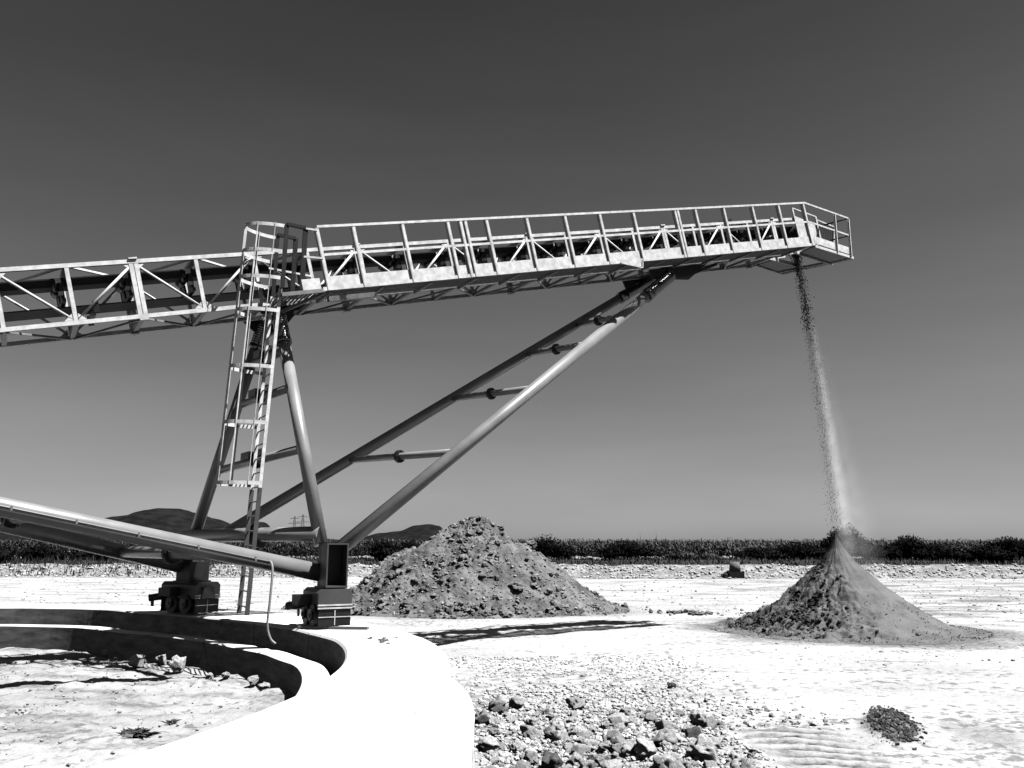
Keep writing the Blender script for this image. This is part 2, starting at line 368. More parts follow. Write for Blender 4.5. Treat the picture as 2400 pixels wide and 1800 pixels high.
for d in (ED * .62, ED):
    m = MB(); m.box(E(d, 1.3, .46), DN * .012, V * .03, Z * .5); m.box(E(d - .012, 1.3, .46), DN * .024, V * .004, Z * .5); m.build('post', M['galv'], rail)
# head platform (level), opening in the middle for the falling gravel
ze = E(0, 1.3, 0).z - .03
def H(u, v, z=None): 
    p = O + UH * u + V * v; p.z = ze if z is None else z; return p
zb = hB.z
def HP(u, v):       # slightly falling plane through both corners
    t = (u - 21.5) / 1.5; return H(u, v, ze + (zb - ze) * max(0, min(1.2, t)) - .02)
m = MB()
m.prism([HP(21.55, 1.28), HP(22.98, 1.24), HP(22.86, .74), HP(21.6, .80)], Z * .03)
m.prism([HP(21.45, .10), HP(22.30, .14), HP(22.44, -.44), HP(21.40, -.34)], Z * .03)
plat = m.build('head_platform', M['grate'], conv)
m = MB()
m.bar(HP(21.55, 1.3) - Z * .01, HP(23.0, 1.26) - Z * .01, .05, .06); m.bar(HP(21.4, .80) - Z * .02, HP(22.9, .72) - Z * .02, .05, .06)
m.bar(HP(22.98, 1.24) - Z * .01, HP(22.45, -.46) - Z * .01, .10, .05); m.bar(HP(21.2, .14) - Z * .0, HP(22.32, .14) - Z * .0, .05, .08)
m.bar(HP(21.3, -.36) - Z * .01, HP(22.45, -.46) - Z * .01, .04, .06); m.bar(HP(22.7, .74) - Z * .02, HP(22.26, -.40) - Z * .02, .06, .05)
m.build('platform_frame', M['galv'], plat)
m = MB(); m.box(E(ED * .5, 1.285, .12), DN * (ED * .5 - .03), V * .004, Z * .09); m.build('toe_board', M['galv'], plat)
# end rails across the head
m = MB(); c0 = E(ED, 1.3, .98); c1 = H(22.45, -.46, zb + .98)
m.tube([c0, c0 + (c1 - c0) * .5], .022, 8); m.tube([c0 - Z * .45, c0 - Z * .45 + (c1 - c0) * .5], .02, 8); m.build('end_rail', M['dark_paint'], rail)
# head plates, drum, mesh guard, top bow
m = MB()
for v in (.53, -.53): m.prism([L(23.5, v, 3.72), L(24.22, v, 3.48), L(24.15, v, 2.92), L(23.5, v, 2.90)], V * .012)
head = m.build('head_plate', M['galv'], conv)
m = MB(); m.tube([L(23.75, -.45, 3.28), L(23.75, .45, 3.28)], .24, 24); m.build('head_drum', M['rubber'], head)
m = MB(); m.bar(L(23.46, .55, 2.9), L(23.46, .55, 3.92), .04, .03, V); m.bar(L(23.46, .55, 3.92), L(24.28, .55, 3.66), .03, .03, V); m.bar(L(24.28, .55, 3.66), L(24.26, .55, 2.95), .05, .04, V)
m.bar(L(24.92, .55, 3.34), L(24.74, .55, 2.9), .03, .04, V); m.bar(L(24.28, .55, 3.58), L(24.92, .55, 3.36), .03, .03, V); m.bar(L(24.2, .55, 2.96), L(24.74, .55, 2.92), .03, .03, V)
m.build('guard_frame', M['galv'], head)
m = MB()
for i in range(22):
    f_ = i / 21; m.bar(L(24.26 - .04 * f_, .54, 3.52 - .52 * f_), L(24.90 - .14 * f_, .54, 3.33 - .40 * f_), .008, .008, V)
for i in range(9):
    f_ = i / 8; m.bar(L(24.26 + .62 * f_, .54, 3.54 - .2 * f_), L(24.22 + .52 * f_, .54, 2.98 - .04 * f_), .008, .008, V)
m.prism([L(24.3, .1, 3.48), L(24.85, .1, 3.30), L(24.7, .1, 2.95), L(24.25, .1, 3.0)], V * .02)
m.build('mesh_guard', M['dark_paint'], head)
m = MB(); m.bar(L(20.9, .4, 3.72), L(21.7, .1, 3.86), .03, .03, W); m.bar(L(21.68, .1, 3.86), L(21.7, .1, 3.66), .03, .03, U); m.build('belt_scraper_bow', M['dark_paint'], conv)

# ladder with safety cage
def lu(wv): return 8.53 + (wv + 1.86) * .304
VN, VF = 1.2, .72
w0, w1 = -1.88, 2.86
m = MB()
for v in (VN, VF):
    m.bar(L(lu(-.12), v, -.12), L(lu(w1), v, w1), .05, .022, V)
lad = m.build('ladder', M['galv'], conv)
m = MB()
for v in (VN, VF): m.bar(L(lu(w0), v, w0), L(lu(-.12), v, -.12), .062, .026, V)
m.build('lower_rails', M['box_paint'], lad)  # darker paint stands in for shade on the ladder foot
nr = 23
for i in range(nr):
    wv = w0 + .11 + i * (w1 - w0 - .15) / (nr - 1)
    m = MB(); m.tube([L(lu(wv), VN, wv), L(lu(wv), VF, wv)], .012, 6); m.build('rung', M['galv_dull'], lad)
def hoop_pt(wv, ph, r=1.0):
    p = L(lu(wv) + .01, .96, wv); return p + V * (.30 * cos(ph) * r) - UH * (.60 * sin(ph) * r)
hw = [3.84, 3.43, 3.01, 2.50, 1.64, .81, -.06]
for wv in hw:
    m = MB(); n = 26
    ww = wv if wv < 2.9 else wv
    base = 0
    for i in range(n + 1):
        ph = pi * i / n
        for r in (1.0, .985):
            p = hoop_pt(wv, ph, r); m.v += [p - Z * .028, p + Z * .028]
        if i:
            a = (i - 1) * 4
            for q in ((0, 1, 5, 4), (2, 6, 7, 3), (1, 3, 7, 5), (0, 4, 6, 2)): m.face([a + k for k in q])
    m.build('cage_hoop', M['galv'], lad)
for ph in (20, 50, 96, 146):
    a = radians(ph); m = MB(); t = (V * (.6 * cos(a)) - UH * (.3 * sin(a))).normalized()
    m.bar(hoop_pt(hw[-1] - .02, a, .97), hoop_pt(hw[0] + .03, a, .97), .042, .008, t.cross(Z)); m.build('cage_bar', M['galv'], lad)
# walk-through frames beside the ladder head, and the landing
for v in (VN + .06, VF):
    m = MB(); ua, ub = (9.98, 10.26); wt = 3.86
    q = [L(9.98, v, 2.86), L(10.26, v, 3.88), L(10.55, v, 3.80), L(10.28, v, 2.80)]
    m.bar(q[0], q[1], .06, .03, V); m.bar(q[1], q[2], .05, .06, V); m.bar(q[2], q[3], .075, .03, V); m.build('stile_frame', M['dark_paint'], lad)
m = MB(); m.bar(L(10.53, 1.27, 3.79), L(10.72, 1.3, 3.74), .03, .03, V); m.bar(L(10.42, 1.26, 3.33), L(10.72, 1.3, 3.27), .03, .03, V)
m.bar(L(10.0, .72, 3.33), L(10.68, .72, 3.14), .03, .03, V)
m.build('side_rail', M['galv'], lad)
m = MB()
for i in range(9): m.bar(L(10.0 + .07 * i, .56, WF - .02), L(10.0 + .07 * i, 1.24, WF - .02), .008, .03, W)
m.bar(L(9.95, 1.26, WF - .03), L(10.65, 1.28, WF - .03), .04, .06, W); m.bar(L(9.95, .58, WF - .03), L(10.65, .58, WF - .03), .04, .06, W); m.bar(L(9.97, .58, WF - .03), L(9.97, 1.26, WF - .03), .04, .06, W)
m.bar(L(10.1, .56, 2.62), L(10.65, 1.26, 2.72), .04, .05, W)
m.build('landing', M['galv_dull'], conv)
m = MB(); m.box(L(10.45, 1.272, WF + .09), U * .15, V * .004, W * .09); m.build('toe_board', M['galv'], conv)

# legs, braces, beams
PF = V3((-2.79, 12.40, 0)); PR = V3((-5.66, 14.72, 0))
def P3(p, z): return V3((p.x, p.y, z))
def lerp(a, b, t): return a + (b - a) * t
fl = (P3(PF, 1.90), L(10.10, .45, 2.66)); rl = (P3(PR, 1.55), L(10.12, -.45, 2.70))
fb = (P3(PF, 1.70) + V3((.10, .02, 0)), L(18.95, .45, 2.55)); rb_ = (P3(PR, 1.72) + V3((.06, -.03, 0)), L(19.1, -.45, 2.66))
PV = V3((O.x, O.y, 3.5))
fbm = (P3(PF, 1.50), PV + V * .35 + UH * .3); rbm = (P3(PR, 1.54), PV - V * .35 + UH * .3)
def ribbed(p, q, r, n):
    pts, rs = [], []
    for i in range(n * 4 + 1):
        t = i / (n * 4); pts.append(lerp(p, q, t)); rs.append(r * (1 + .10 * (0, .8, 1, .8)[i % 4]))
    return pts, rs
def leg(name, seg, r, t_end, sleeve):
    m = MB(); m.tube([seg[0], lerp(seg[0], seg[1], t_end)], r, 32); o = m.build(name, M['paint'], conv)
    if sleeve:
        m = MB(); pts, rs = ribbed(lerp(seg[0], seg[1], t_end - .008), seg[1], r * 1.12, sleeve); m.tube(pts, rs, 28); m.tube([lerp(seg[0], seg[1], t_end - .012), lerp(seg[0], seg[1], t_end + .006)], r * 1.3, 28); m.build('ribbed_sleeve', M['bellows'], o)
    return o
leg('leg', fl, .099, .86, 14); leg('leg', rl, .098, .90, 12)
leg('brace', fb, .112, .905, 22); leg('brace', rb_, .103, .93, 16)
lowf = leg('lower_beam', fbm, .125, 1.0, 0); lowr = leg('lower_beam', rbm, .125, 1.0, 0)
def find_t(sa, sb, px, py):
    best = None
    for i in range(401):
        t = i / 400; x, y = proj((lerp(*sa, t) + lerp(*sb, t)) / 2); e = (x - px) ** 2 + (y - py) ** 2
        if best is None or e < best[0]: best = (e, t)
    return best[1]
def crosspipe(sa, sb, px, py, r, brk=False, name='cross_pipe'):
    t = find_t(sa, sb, px, py); a, b = lerp(*sa, t), lerp(*sb, t)
    m = MB(); m.tube([a, b], r, 20); o = m.build(name, M['paint'], conv)
    mid = (a + b) / 2; d = (b - a).normalized(); m = MB()
    m.tube([mid - d * .028, mid - d * .003], r * 1.85, 24); m.tube([mid + d * .003, mid + d * .028], r * 1.85, 24)
    x = d.cross(Z).normalized(); y = d.cross(x)
    for k in range(8):
        an = 2 * pi * k / 8; c = mid + x * (r * 1.5 * cos(an)) + y * (r * 1.5 * sin(an)); m.tube([c - d * .05, c + d * .05], .013, 6)
    m.build('flange', M['dark_paint'], o)
    if brk:
        m = MB(); m.box(mid + d * .22 - x * .05 + Z * (r + .03), d * .12, x * .05, Z * .06); m.box(mid - d * .22 - x * .05 + Z * (r + .03), d * .07, x * .05, Z * .05); m.bar(mid - d * .3 - x * .05 + Z * (r + .03), mid + d * .34 - x * .05 + Z * (r + .03), .03, .03); m.build('ladder_bracket', M['galv_dull'], o)
for p in ((946, 1082), (1156, 929), (1305, 821), (1402, 750)): crosspipe(fb, rb_, *p, .062)
for i, p in enumerate(((632, 840), (623, 931), (611, 1080))): crosspipe(fl, rl, *p, .07, True)
crosspipe(fbm, rbm, 23, 1228, .08); crosspipe(fbm, rbm, 402, 1301, .09)
# tie between the two feet
a, b = P3(PF, 2.06), P3(PR, 2.06)
m = MB(); m.tube([a, b], .11, 24); tie = m.build('foot_tie', M['paint'], conv)
m = MB(); d = (b - a).normalized(); md = lerp(a, b, .42); m.tube([md - d * .05, md + d * .05], .2, 24); m.build('flange', M['dark_paint'], tie)
m = MB(); m.box(lerp(a, b, .36) + Z * .0 + V * .14, d * .16, V * .02, Z * .10); m.build('ladder_bracket', M['galv_dull'], tie)
# plates where the legs meet the boom
m = MB()
for v in (.46, -.46):
    m.prism([L(9.75, v, 2.74), L(10.55, v, 2.74), L(10.22, v, 2.45), L(9.98, v, 2.45)], V * .03)
m.bar(L(10.1, .5, 2.68), L(10.1, -.5, 2.68), .16, .14, W); m.build('leg_head', M['dark_paint'], conv)
m = MB()
for v in (.46, -.46):
    m.prism([L(18.35, v, 2.74), L(20.15, v, 2.75), L(19.45, v, 2.42), L(18.4, v, 2.52)], V * .03)
m.bar(L(19.0, .5, 2.66), L(19.0, -.5, 2.66), .3, .14, W); m.bar(L(20.4, .5, 2.70), L(20.4, -.5, 2.70), .05, .06, W); m.build('brace_head', M['dark_paint'], conv)
# conduit and cable on the near lower beam
bd = (fbm[1] - fbm[0]).normalized(); sidev = bd.cross(Z).normalized()
if sidev.y > 0: sidev = -sidev
c0 = min((lerp(*fbm, k / 400) + sidev * .128 + Z * .01 for k in range(120)), key=lambda p: abs(proj(p)[0] - 627)); c1_ = lerp(*fbm, .98) + sidev * .128 + Z * .01
m = MB(); m.tube([c0, c1_], .012, 8)
for i in range(9): p = lerp(c0, c1_, .02 + .09 * i); m.box(p, bd * .012, sidev * .02, Z * .03)
m.build('conduit', M['cable'], lowf)
pts = [c0, c0 + V3((.05, -.02, -.02)), V3((c0.x + .085, c0.y - .06, c0.z - .16))]
for px, py, z_ in ((632, 1414, None), (626.5, 1466, None), (634, 1497, None), (646, 1509, None)):
    d_ = ray(px, py); pts.append(CAM + d_ * ((c0.y - .12) / d_.y))
sm_ = []
for i in range(len(pts) - 1):
    p0, p1, p2, p3 = pts[max(i - 1, 0)], pts[i], pts[i + 1], pts[min(i + 2, len(pts) - 1)]
    for k in range(6):
        t = k / 6; sm_.append(0.5 * ((2 * p1) + (p2 - p0) * t + (2 * p0 - 5 * p1 + 4 * p2 - p3) * t * t + (3 * p1 - p0 - 3 * p2 + p3) * t ** 3))
sm_.append(pts[-1]); m = MB(); m.tube(sm_, .017, 8); m.build('hanging_cable', M['cable'], lowf)
# pivot column (left of the frame)
m = MB(); m.tube([V3((O.x, O.y, .1)), V3((O.x, O.y, 3.4))], .3, 24); m.box(V3((O.x, O.y, .35)), V3((.7, 0, 0)), V3((0, .7, 0)), V3((0, 0, .25))); m.build('pivot_column', M['paint'], conv)

# bogies on the ring wall
def bogie(c, ang, front):
    er = V3((cos(ang), sin(ang), 0)); et = V3((-sin(ang), cos(ang), 0))
    def B(r, t, z): return V3((c.x, c.y, 0)) + er * r + et * t + Z * z
    hl, hw_ = (.42, .24) if front else (.48, .24)
    m = MB()
    # upper hood with a bevelled roof, hollow lower skirt on the end face
    def sec(t): return [B(-hw_, t, 1.02), B(-hw_, t, 1.24), B(-hw_ + .05, t, 1.29), B(hw_ - .05, t, 1.29), B(hw_, t, 1.24), B(hw_, t, 1.02)]
    p0, p1 = sec(-hl), sec(hl)
    b0 = len(m.v); m.v += p0 + p1
    for i in range(6): m.face([b0 + i, b0 + (i + 1) % 6, b0 + 6 + (i + 1) % 6, b0 + 6 + i])
    m.face([b0 + i for i in range(6)][::-1]); m.face([b0 + 6 + i for i in range(6)])
    o = m.build('bogie', M['box_paint'], conv)
    m = MB()
    for t in (-hl + .012, hl - .012): m.box(B(0, t, .905), er * (hw_ - .012), et * .010, Z * .112)
    m.box(B(hw_ - .03, 0, .91), er * .010, et * (hl - .03), Z * .105)
    m.box(B(-hw_ + .20, 0, .93), er * .05, et * (hl - .03), Z * .08)
    m.build('skirt', M['dark_paint'], o)
    m = MB(); 
    for z in (1.035, 1.075): m.box(B(0, -hl - .008, z), er * (hw_ + .005), et * .008, Z * .010)
    m.box(B(0, -hl - .004, .905), er * .006, et * .006, Z * .10); m.box(B(0, -hl - .003, .915), er * (hw_ - .01), et * .005, Z * .005); m.build('trim', M['galv'], o)
    for t in (-.24, .14):
        m = MB(); m.tube([B(-hw_ - .03, t, .93), B(-hw_ + .09, t, .93)], .155, 28); m.tube([B(-hw_ - .05, t, .93), B(-hw_ - .03, t, .93)], .06, 16); m.tube([B(-hw_ + .09, t, .93), B(-hw_ + .12, t, .93)], .18, 28)
        m.build('wheel', M['dark_paint'], o)
        m = MB(); m.prism([B(-hw_ - .06, t - .07, 1.02), B(-hw_ - .06, t + .07, 1.02), B(-hw_ - .06, t + .06, .90), B(-hw_ - .06, t, .85), B(-hw_ - .06, t - .06, .90)], er * .02)
        m.tube([B(-hw_ - .085, t, .93), B(-hw_ - .06, t, .93)], .03, 12); m.build('axle_plate', M['box_paint'], o)
    m = MB(); m.box(B(-hw_ - .1, .1, 1.13), er * .1, et * .16, Z * .07); m.tube([B(-hw_ - .02, .3, 1.06), B(-hw_ - .2, .5, 1.02)], .06, 14); m.build('drive_motor', M['dark_paint'], o)
    m = MB(); m.box(B(-hw_ + .02, hl + .12, .99), er * .05, et * .14, Z * .012); m.prism([B(-hw_, hl + .2, .98), B(-hw_, hl + .27, .98), B(-hw_, hl + .24, .86), B(-hw_, hl + .20, .86)], er * .03); m.build('rail_sweep', M['galv'] if front else M['dark_paint'], o)
    if not front:
        m = MB(); m.prism([B(-.16, -hl - .03, 1.03), B(.1, -hl - .03, 1.03), B(.08, -hl - .03, 1.2), B(.0, -hl - .03, 1.25), B(-.12, -hl - .03, 1.2)], et * .06); m.build('gearbox_cover', M['box_paint'], o)
    # post box above: an open frame on the front foot
    m = MB(); pw, pd = (.145, .20) if front else (.19, .19); z0, z1 = (1.32, 1.91) if front else (1.31, 1.62)
    t0 = -.10 if front else 0
    m.box(B(.02, t0 + (.10 if front else 0), (z0 + z1) / 2), er * pw, et * (pd - (.10 if front else 0)), Z * ((z1 - z0) / 2))
    m.box(B(.02, t0, z0 - .013), er * (pw + .03), et * (pd + .03), Z * .012)
    for sr in (-1, 1):
        for st in (-1, 1): m.tube([B(.02 + sr * pw * .8, t0 + st * pd * .8, z0 - .04), B(.02 + sr * pw * .8, t0 + st * pd * .8, z0 + .03)], .02, 8)
    post = m.build('foot_post', M['dark_paint'], conv)
    if front:
        m = MB(); f0 = t0 - pd + .06
        for sr in (-1, 1): m.box(B(.02 + sr * (pw - .0), f0, (z0 + z1) / 2), er * .010, et * .15, Z * ((z1 - z0) / 2 + .012))
        for z in (z0, z1): m.box(B(.02, f0, z), er * (pw - .010), et * .15, Z * .010)
        m.build('box_frame', M['box_paint'], post)
    return o
bogie(V3((-2.66, 12.33, 0)), radians(28), True)
bogie(V3((-5.52, 14.70, 0)), radians(56), False)

# ================================================================== concrete ring
import bisect
TBL = [(-60, .0), (20, .10), (30, -.03), (40, -.18), (52, -.2), (62, -.16), (74, .28), (90, .3), (140, .15), (200, .0), (240, .1), (300, .1)]
def delt(a):
    d = (math.degrees(a) + 60) % 360 - 60
    for (a0, v0), (a1, v1) in zip(TBL[:-1], TBL[1:]):
        if a0 <= d <= a1:
            t = (d - a0) / (a1 - a0); t = t * t * (3 - 2 * t); return v0 + (v1 - v0) * t
    return 0
def lathe(prof, n, inner_flags, dl=True):
    m = MB(); k = len(prof); att = []
    for i in range(n):
        a = 2 * pi * i / n; dd = delt(a) if dl else 0
        for (r, z, kk) in prof:
            rr = r + dd * kk + .004 * noise.noise(V3((cos(a) * 9, sin(a) * 9, z * 3)))
            m.v.append(V3((RC.x + rr * cos(a), RC.y + rr * sin(a), z + .006 * noise.noise(V3((cos(a) * 14, sin(a) * 14, r))))))
    idx = m.v; att = []
    for i in range(n):
        j = (i + 1) % n
        for q in range(k):
            q2 = (q + 1) % k; m.face([i * k + q, j * k + q, j * k + q2, i * k + q2])
    return m
def ring_obj(name, prof, flags, parent, label, cat, n=420):
    # split the profile into separately-attributed strips: duplicate the corner vertices
    m = MB(); att = []
    k = len(prof)
    for q in range(k):
        q2 = (q + 1) % k; b = len(m.v)
        for i in range(n):
            a = 2 * pi * i / n; dd = delt(a)
            for (r, z, kk) in (prof[q], prof[q2]):
                rr = r + dd * kk + .006 * noise.noise(V3((cos(a) * 12, sin(a) * 12, z * 3 + r)))
                m.v.append(V3((RC.x + rr * cos(a), RC.y + rr * sin(a), z + .006 * noise.noise(V3((cos(a) * 14, sin(a) * 14, r))))))
                att.append(flags[q])
        for i in range(n):
            j = (i + 1) % n; m.face([b + 2 * i, b + 2 * j, b + 2 * j + 1, b + 2 * i + 1])
    o = m.build(name, M['wall'], parent, None if parent else V3((RC.x, RC.y, 0)), {'inner': att})
    return o
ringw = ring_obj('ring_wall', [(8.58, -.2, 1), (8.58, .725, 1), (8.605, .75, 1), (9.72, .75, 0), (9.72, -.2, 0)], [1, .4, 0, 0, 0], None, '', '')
tag(ringw, 'wide pale concrete ring wall carrying the conveyor bogies, curving through the foreground', 'wall')
ring_obj('footing', [(9.722, -.6, 0), (9.722, .38, 0), (9.95, .36, 0), (9.95, -.6, 0)], [0, 0, 0, 0], ringw, '', '')
for px, py in ((560, 1462), (720, 1482)):
    q = onz(px, py, .75); a = atan2(q.y - RC.y, q.x - RC.x); er = V3((cos(a), sin(a), 0)); et = V3((-sin(a), cos(a), 0)); out = sqrt((q.x - RC.x) ** 2 + (q.y - RC.y) ** 2) > 9.2
    m = MB(); rj = 9.722 if out else 8.578 + delt(a); m.box(RC + er * rj + Z * (.56 if out else .40), er * .005, et * (.003 if out else .005), Z * (.18 if out else .34)); m.build('joint', M['rock'] if out else M['stub'], ringw)
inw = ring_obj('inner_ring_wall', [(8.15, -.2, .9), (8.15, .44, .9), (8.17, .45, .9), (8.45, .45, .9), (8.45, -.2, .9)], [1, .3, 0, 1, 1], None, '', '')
tag(inw, 'low narrow concrete ring wall inside the tall ring, white dusty top, crumbly near the right end', 'wall')

# ================================================================== ground
def fbm(x, y, sc, oc=4):
    s, a = 0, 1.0
    for i in range(oc): s += a * noise.noise(V3((x * sc, y * sc, 3.3 * i))); sc *= 2.1; a *= .5
    return s
def ss(a, b, x):
    t = max(0, min(1, (x - a) / (b - a))); return t * t * (3 - 2 * t)
def lines(segs):
    out = [segs[0][0]]
    for a, b, st in segs:
        n = max(1, round((b - a) / st)); out += [a + (b - a) * (i + 1) / n for i in range(n)]
    return out
xs = lines([(-9000, -2000, 1400), (-2000, -300, 280), (-300, -60, 24), (-60, -34, 1.2), (-34, -3, .32), (-3, 9, .085), (9, 22, .26), (22, 46, .5), (46, 80, 2.4), (80, 300, 24), (300, 2000, 280), (2000, 9000, 1400)])
ys = lines([(-400, -40, 60), (-40, 2, 3), (2, 5, .4), (5, 13, .075), (13, 22, .13), (22, 34, .3), (34, 50, .5), (50, 60, .2), (60, 70, .6), (70, 110, 5), (110, 400, 40), (400, 2500, 300), (2500, 9000, 1300)])
P1 = V3((-1.25, 26.6, 0)); P2 = V3((7.72, 20.2, 0))
def rubble(x, y):
    # rubble strip beside the footing, foreground
    return (1 - ss(1.3, 2.5, x + .25 * noise.noise(V3((x, y * .8, 4))))) * ss(4, 5.2, y) * (1 - ss(10.4, 12.2, y)) * ss(-3, -1.5, x)
def bank_y(x): return 55 + 1.2 * noise.noise(V3((x * .05, 0, 9))) - .04 * x
def gz(x, y, fine=True):
    z = .03 * noise.noise(V3((x * .15, y * .15, 1))) + .012 * fbm(x, y, 1.1, 3)
    if y < 25 and -4 < x < 10:
        z += (.016 + .02 * rubble(x, y)) * fbm(x, y, 4.5, 3)
        z -= .24 * exp(-((x + .1) / 1.1) ** 2 - ((y - 7.4) / 2.2) ** 2)
        tx = x - 2.85 ; band = exp(-((tx) / .5) ** 4) * ss(5.6, 6.4, y) * (1 - ss(9, 9.8, y))
        z += band * .014 * sin(2 * pi * (y + .35 * tx * tx + .25 * tx) / .27)
        cx_ = x - 4.0 - .3 * (y - 9.3); z += .09 * exp(-((cx_ / .24) ** 2 + ((y - 9.3) / .75) ** 2)) * (1 + .8 * fbm(x, y, 6, 2))
    if 14 < y < 50:
        z += .03 * noise.noise(V3((x * .35, y * 1.6, 7))) * ss(14, 20, y)
    if y > 50:
        by = bank_y(x); t = ss(by - 1.3, by + 1.1, y); z = z * (1 - t) + (.80 + .12 * noise.noise(V3((x * .4, 2, 4)))) * t
        if abs(y - by) < 2 : z += .14 * fbm(x, y, 1.3, 3) * (1 - abs(y - by) / 2)
        z += .25 * ss(by + 1.5, by + 5, y)
    return z
m = MB(); dirt = []; grass = []
nx = len(xs)
for y in ys:
    for x in xs:
        m.v.append(V3((x, y, gz(x, y))))
        dv = 0.0; gv = 0.0
        if y < 60 and abs(x) < 60:
            nn = fbm(x, y, .8, 4)
            dv = max(dv, rubble(x, y) * (.35 + .55 * ss(-.3, .5, nn + .4 * fbm(x, y, 3, 2))))
            r1 = sqrt(((x - P1.x) / 5.2) ** 2 + ((y - P1.y) / 3.6) ** 2); dv = max(dv, .6 * (1 - ss(.85, 1.25, r1 - .15 * nn)))
            r2 = sqrt(((x - P2.x - .05) / 3.45) ** 2 + ((y - P2.y + .1) / 3.5) ** 2); dv = max(dv, .9 * (1 - ss(.85, 1.22, r2 - .22 * nn)))
            # grey apron running out to the right and left of the gravel cone
            ap = (1 - ss(.2, .9, abs(y - 17.9 - .02 * (x - 8)) + .4 * nn)) * ss(3.5, 6, x) * (1 - ss(13, 19, x)); dv = max(dv, .6 * ap * ss(-.6, .2, fbm(x, y, 2.2, 4)))
            d3 = sqrt(((x - 4.0 - .3 * (y - 9.3)) / .30) ** 2 + ((y - 9.3) / 1.0) ** 2); dv = max(dv, 1.0 * (1 - ss(.6, 1.1, d3 - .5 * nn)))
            d4 = sqrt(((x - 4.75) / .35) ** 2 + ((y - 8.9) / 1.0) ** 2); dv = max(dv, .5 * (1 - ss(.5, 1.2, d4 - .6 * nn)))
            d5 = sqrt(((x - 4.25) / .75) ** 2 + ((y - 7.45) / .2) ** 2); dv = max(dv, .75 * (1 - ss(.5, 1.2, d5 - .6 * nn)))
            tx = x - 2.85; band = exp(-((tx) / .5) ** 4) * ss(5.6, 6.4, y) * (1 - ss(9, 9.8, y))
            dv = max(dv, 1.15 * band * ss(.15, .75, .5 + .5 * sin(2 * pi * (y + .35 * tx * tx + .25 * tx) / .27 + pi) + .35 * nn))
            # crumbly loose strip right of the ring, further back
            cr = ss(-1.2, -.4, x) * (1 - ss(1.4, 2.8, x)) * ss(10.2, 11.2, y) * (1 - ss(13, 14.6, y)); dv = max(dv, .8 * cr * ss(.0, .4, fbm(x, y, 4.5, 4)))
            edge = (1 - ss(1.6, 4.0, x)) * ss(5, 6, y) * (1 - ss(11, 13.5, y)) * ss(-2, -1, x); dv = max(dv, .6 * edge * ss(-.1, .5, fbm(x, y, 2.6, 5)))
            far = ss(24, 32, y) * (1 - ss(52, 54, y)); dv = max(dv, .62 * far * ss(.05, .5, fbm(x * .35, y * 1.3, .9, 5)))
            rgt = ss(9, 11, x) * ss(18, 22, y) * (1 - ss(48, 54, y)); dv = max(dv, .9 * rgt * ss(-.1, .45, fbm(x * .5, y * 1.4, .9, 5)))
        by = bank_y(x)
        if y > by - 1.6: dv = .85 * (1 - .7 * ss(-.1, .5, fbm(x, y * 2, 1.3, 4)))
        if y > by + .75: gv = ss(by + .75, by + 1.15, y)
        dirt.append(min(1.0, dv)); grass.append(gv)
for j in range(len(ys) - 1):
    for i in range(nx - 1):
        # leave out the faces under the ring and its floor
        cx, cy = (xs[i] + xs[i + 1]) / 2 - RC.x, (ys[j] + ys[j + 1]) / 2 - RC.y
        rr = sqrt(cx * cx + cy * cy)
        if rr < 8.6 and xs[i + 1] - xs[i] < 3 and ys[j + 1] - ys[j] < 3.5 : continue
        a = j * nx + i; m.face([a, a + 1, a + nx + 1, a + nx], True)
gr = m.build('ground', M['ground'], None, None, {'dirt': dirt, 'grass': grass}); tag(gr, None, None, None, 'structure')
# floor inside the ring
m = MB(); dirt = []; nr_, na = 150, 420
for i in range(nr_ + 1):
    r = 8.3 * i / nr_
    for j in range(na):
        a = 2 * pi * j / na; x, y = RC.x + r * cos(a), RC.y + r * sin(a)
        z = .07 + .05 * noise.noise(V3((x * .6, y * .6, 2))) + .04 * fbm(x, y, 3.2, 5) + .012 * noise.noise(V3((x * 8, y * 8, 5))) + .10 * ss(7.5, 8.15, r) * noise.noise(V3((x * 1.2, y * 1.2, 8)))
        m.v.append(V3((x, y, z))); dirt.append(.22 + .6 * ss(-.1, .6, fbm(x * .6, y * 1.5, 1.6, 6)))
    if i:
        for j in range(na): m.face([(i - 1) * na + j, (i - 1) * na + (j + 1) % na, i * na + (j + 1) % na, i * na + j], True)
fl_ = m.build('ring_floor', M['ground'], None, V3((RC.x, RC.y, 0)), {'dirt': dirt, 'grass': [0] * len(dirt)}); tag(fl_, None, None, None, 'structure')
def floor_z(x, y): return .07

# hills on the horizon
def hill(name, dist, prof, depth, seed):
    m = MB(); n = len(prof); rows = 14
    pts = []
    for i in range(len(prof) - 1):
        for k in range(8): t = k / 8; t2 = t * t * (3 - 2 * t); pts.append((prof[i][0] + (prof[i + 1][0] - prof[i][0]) * t, prof[i][1] + (prof[i + 1][1] - prof[i][1]) * t2))
    pts.append(prof[-1])
    for j in range(rows + 1):
        f_ = j / rows; up = sin(pi * f_)
        for (px, py) in pts:
            X = (px - 1200) / F * dist; h = (1285 - py) / F * dist + CAM.z
            Y = dist + (f_ - .5) * depth
            m.v.append(V3((X, Y, h * up * (1 + .06 * noise.noise(V3((X * .006, Y * .006, seed)))) - 6 * (1 - up))))
    k = len(pts)
    for j in range(rows):
        for i in range(k - 1): m.face([j * k + i, j * k + i + 1, (j + 1) * k + i + 1, (j + 1) * k + i], True)
    o = m.build(name, M['hill'], None); tag(o, None, None, None, 'structure')
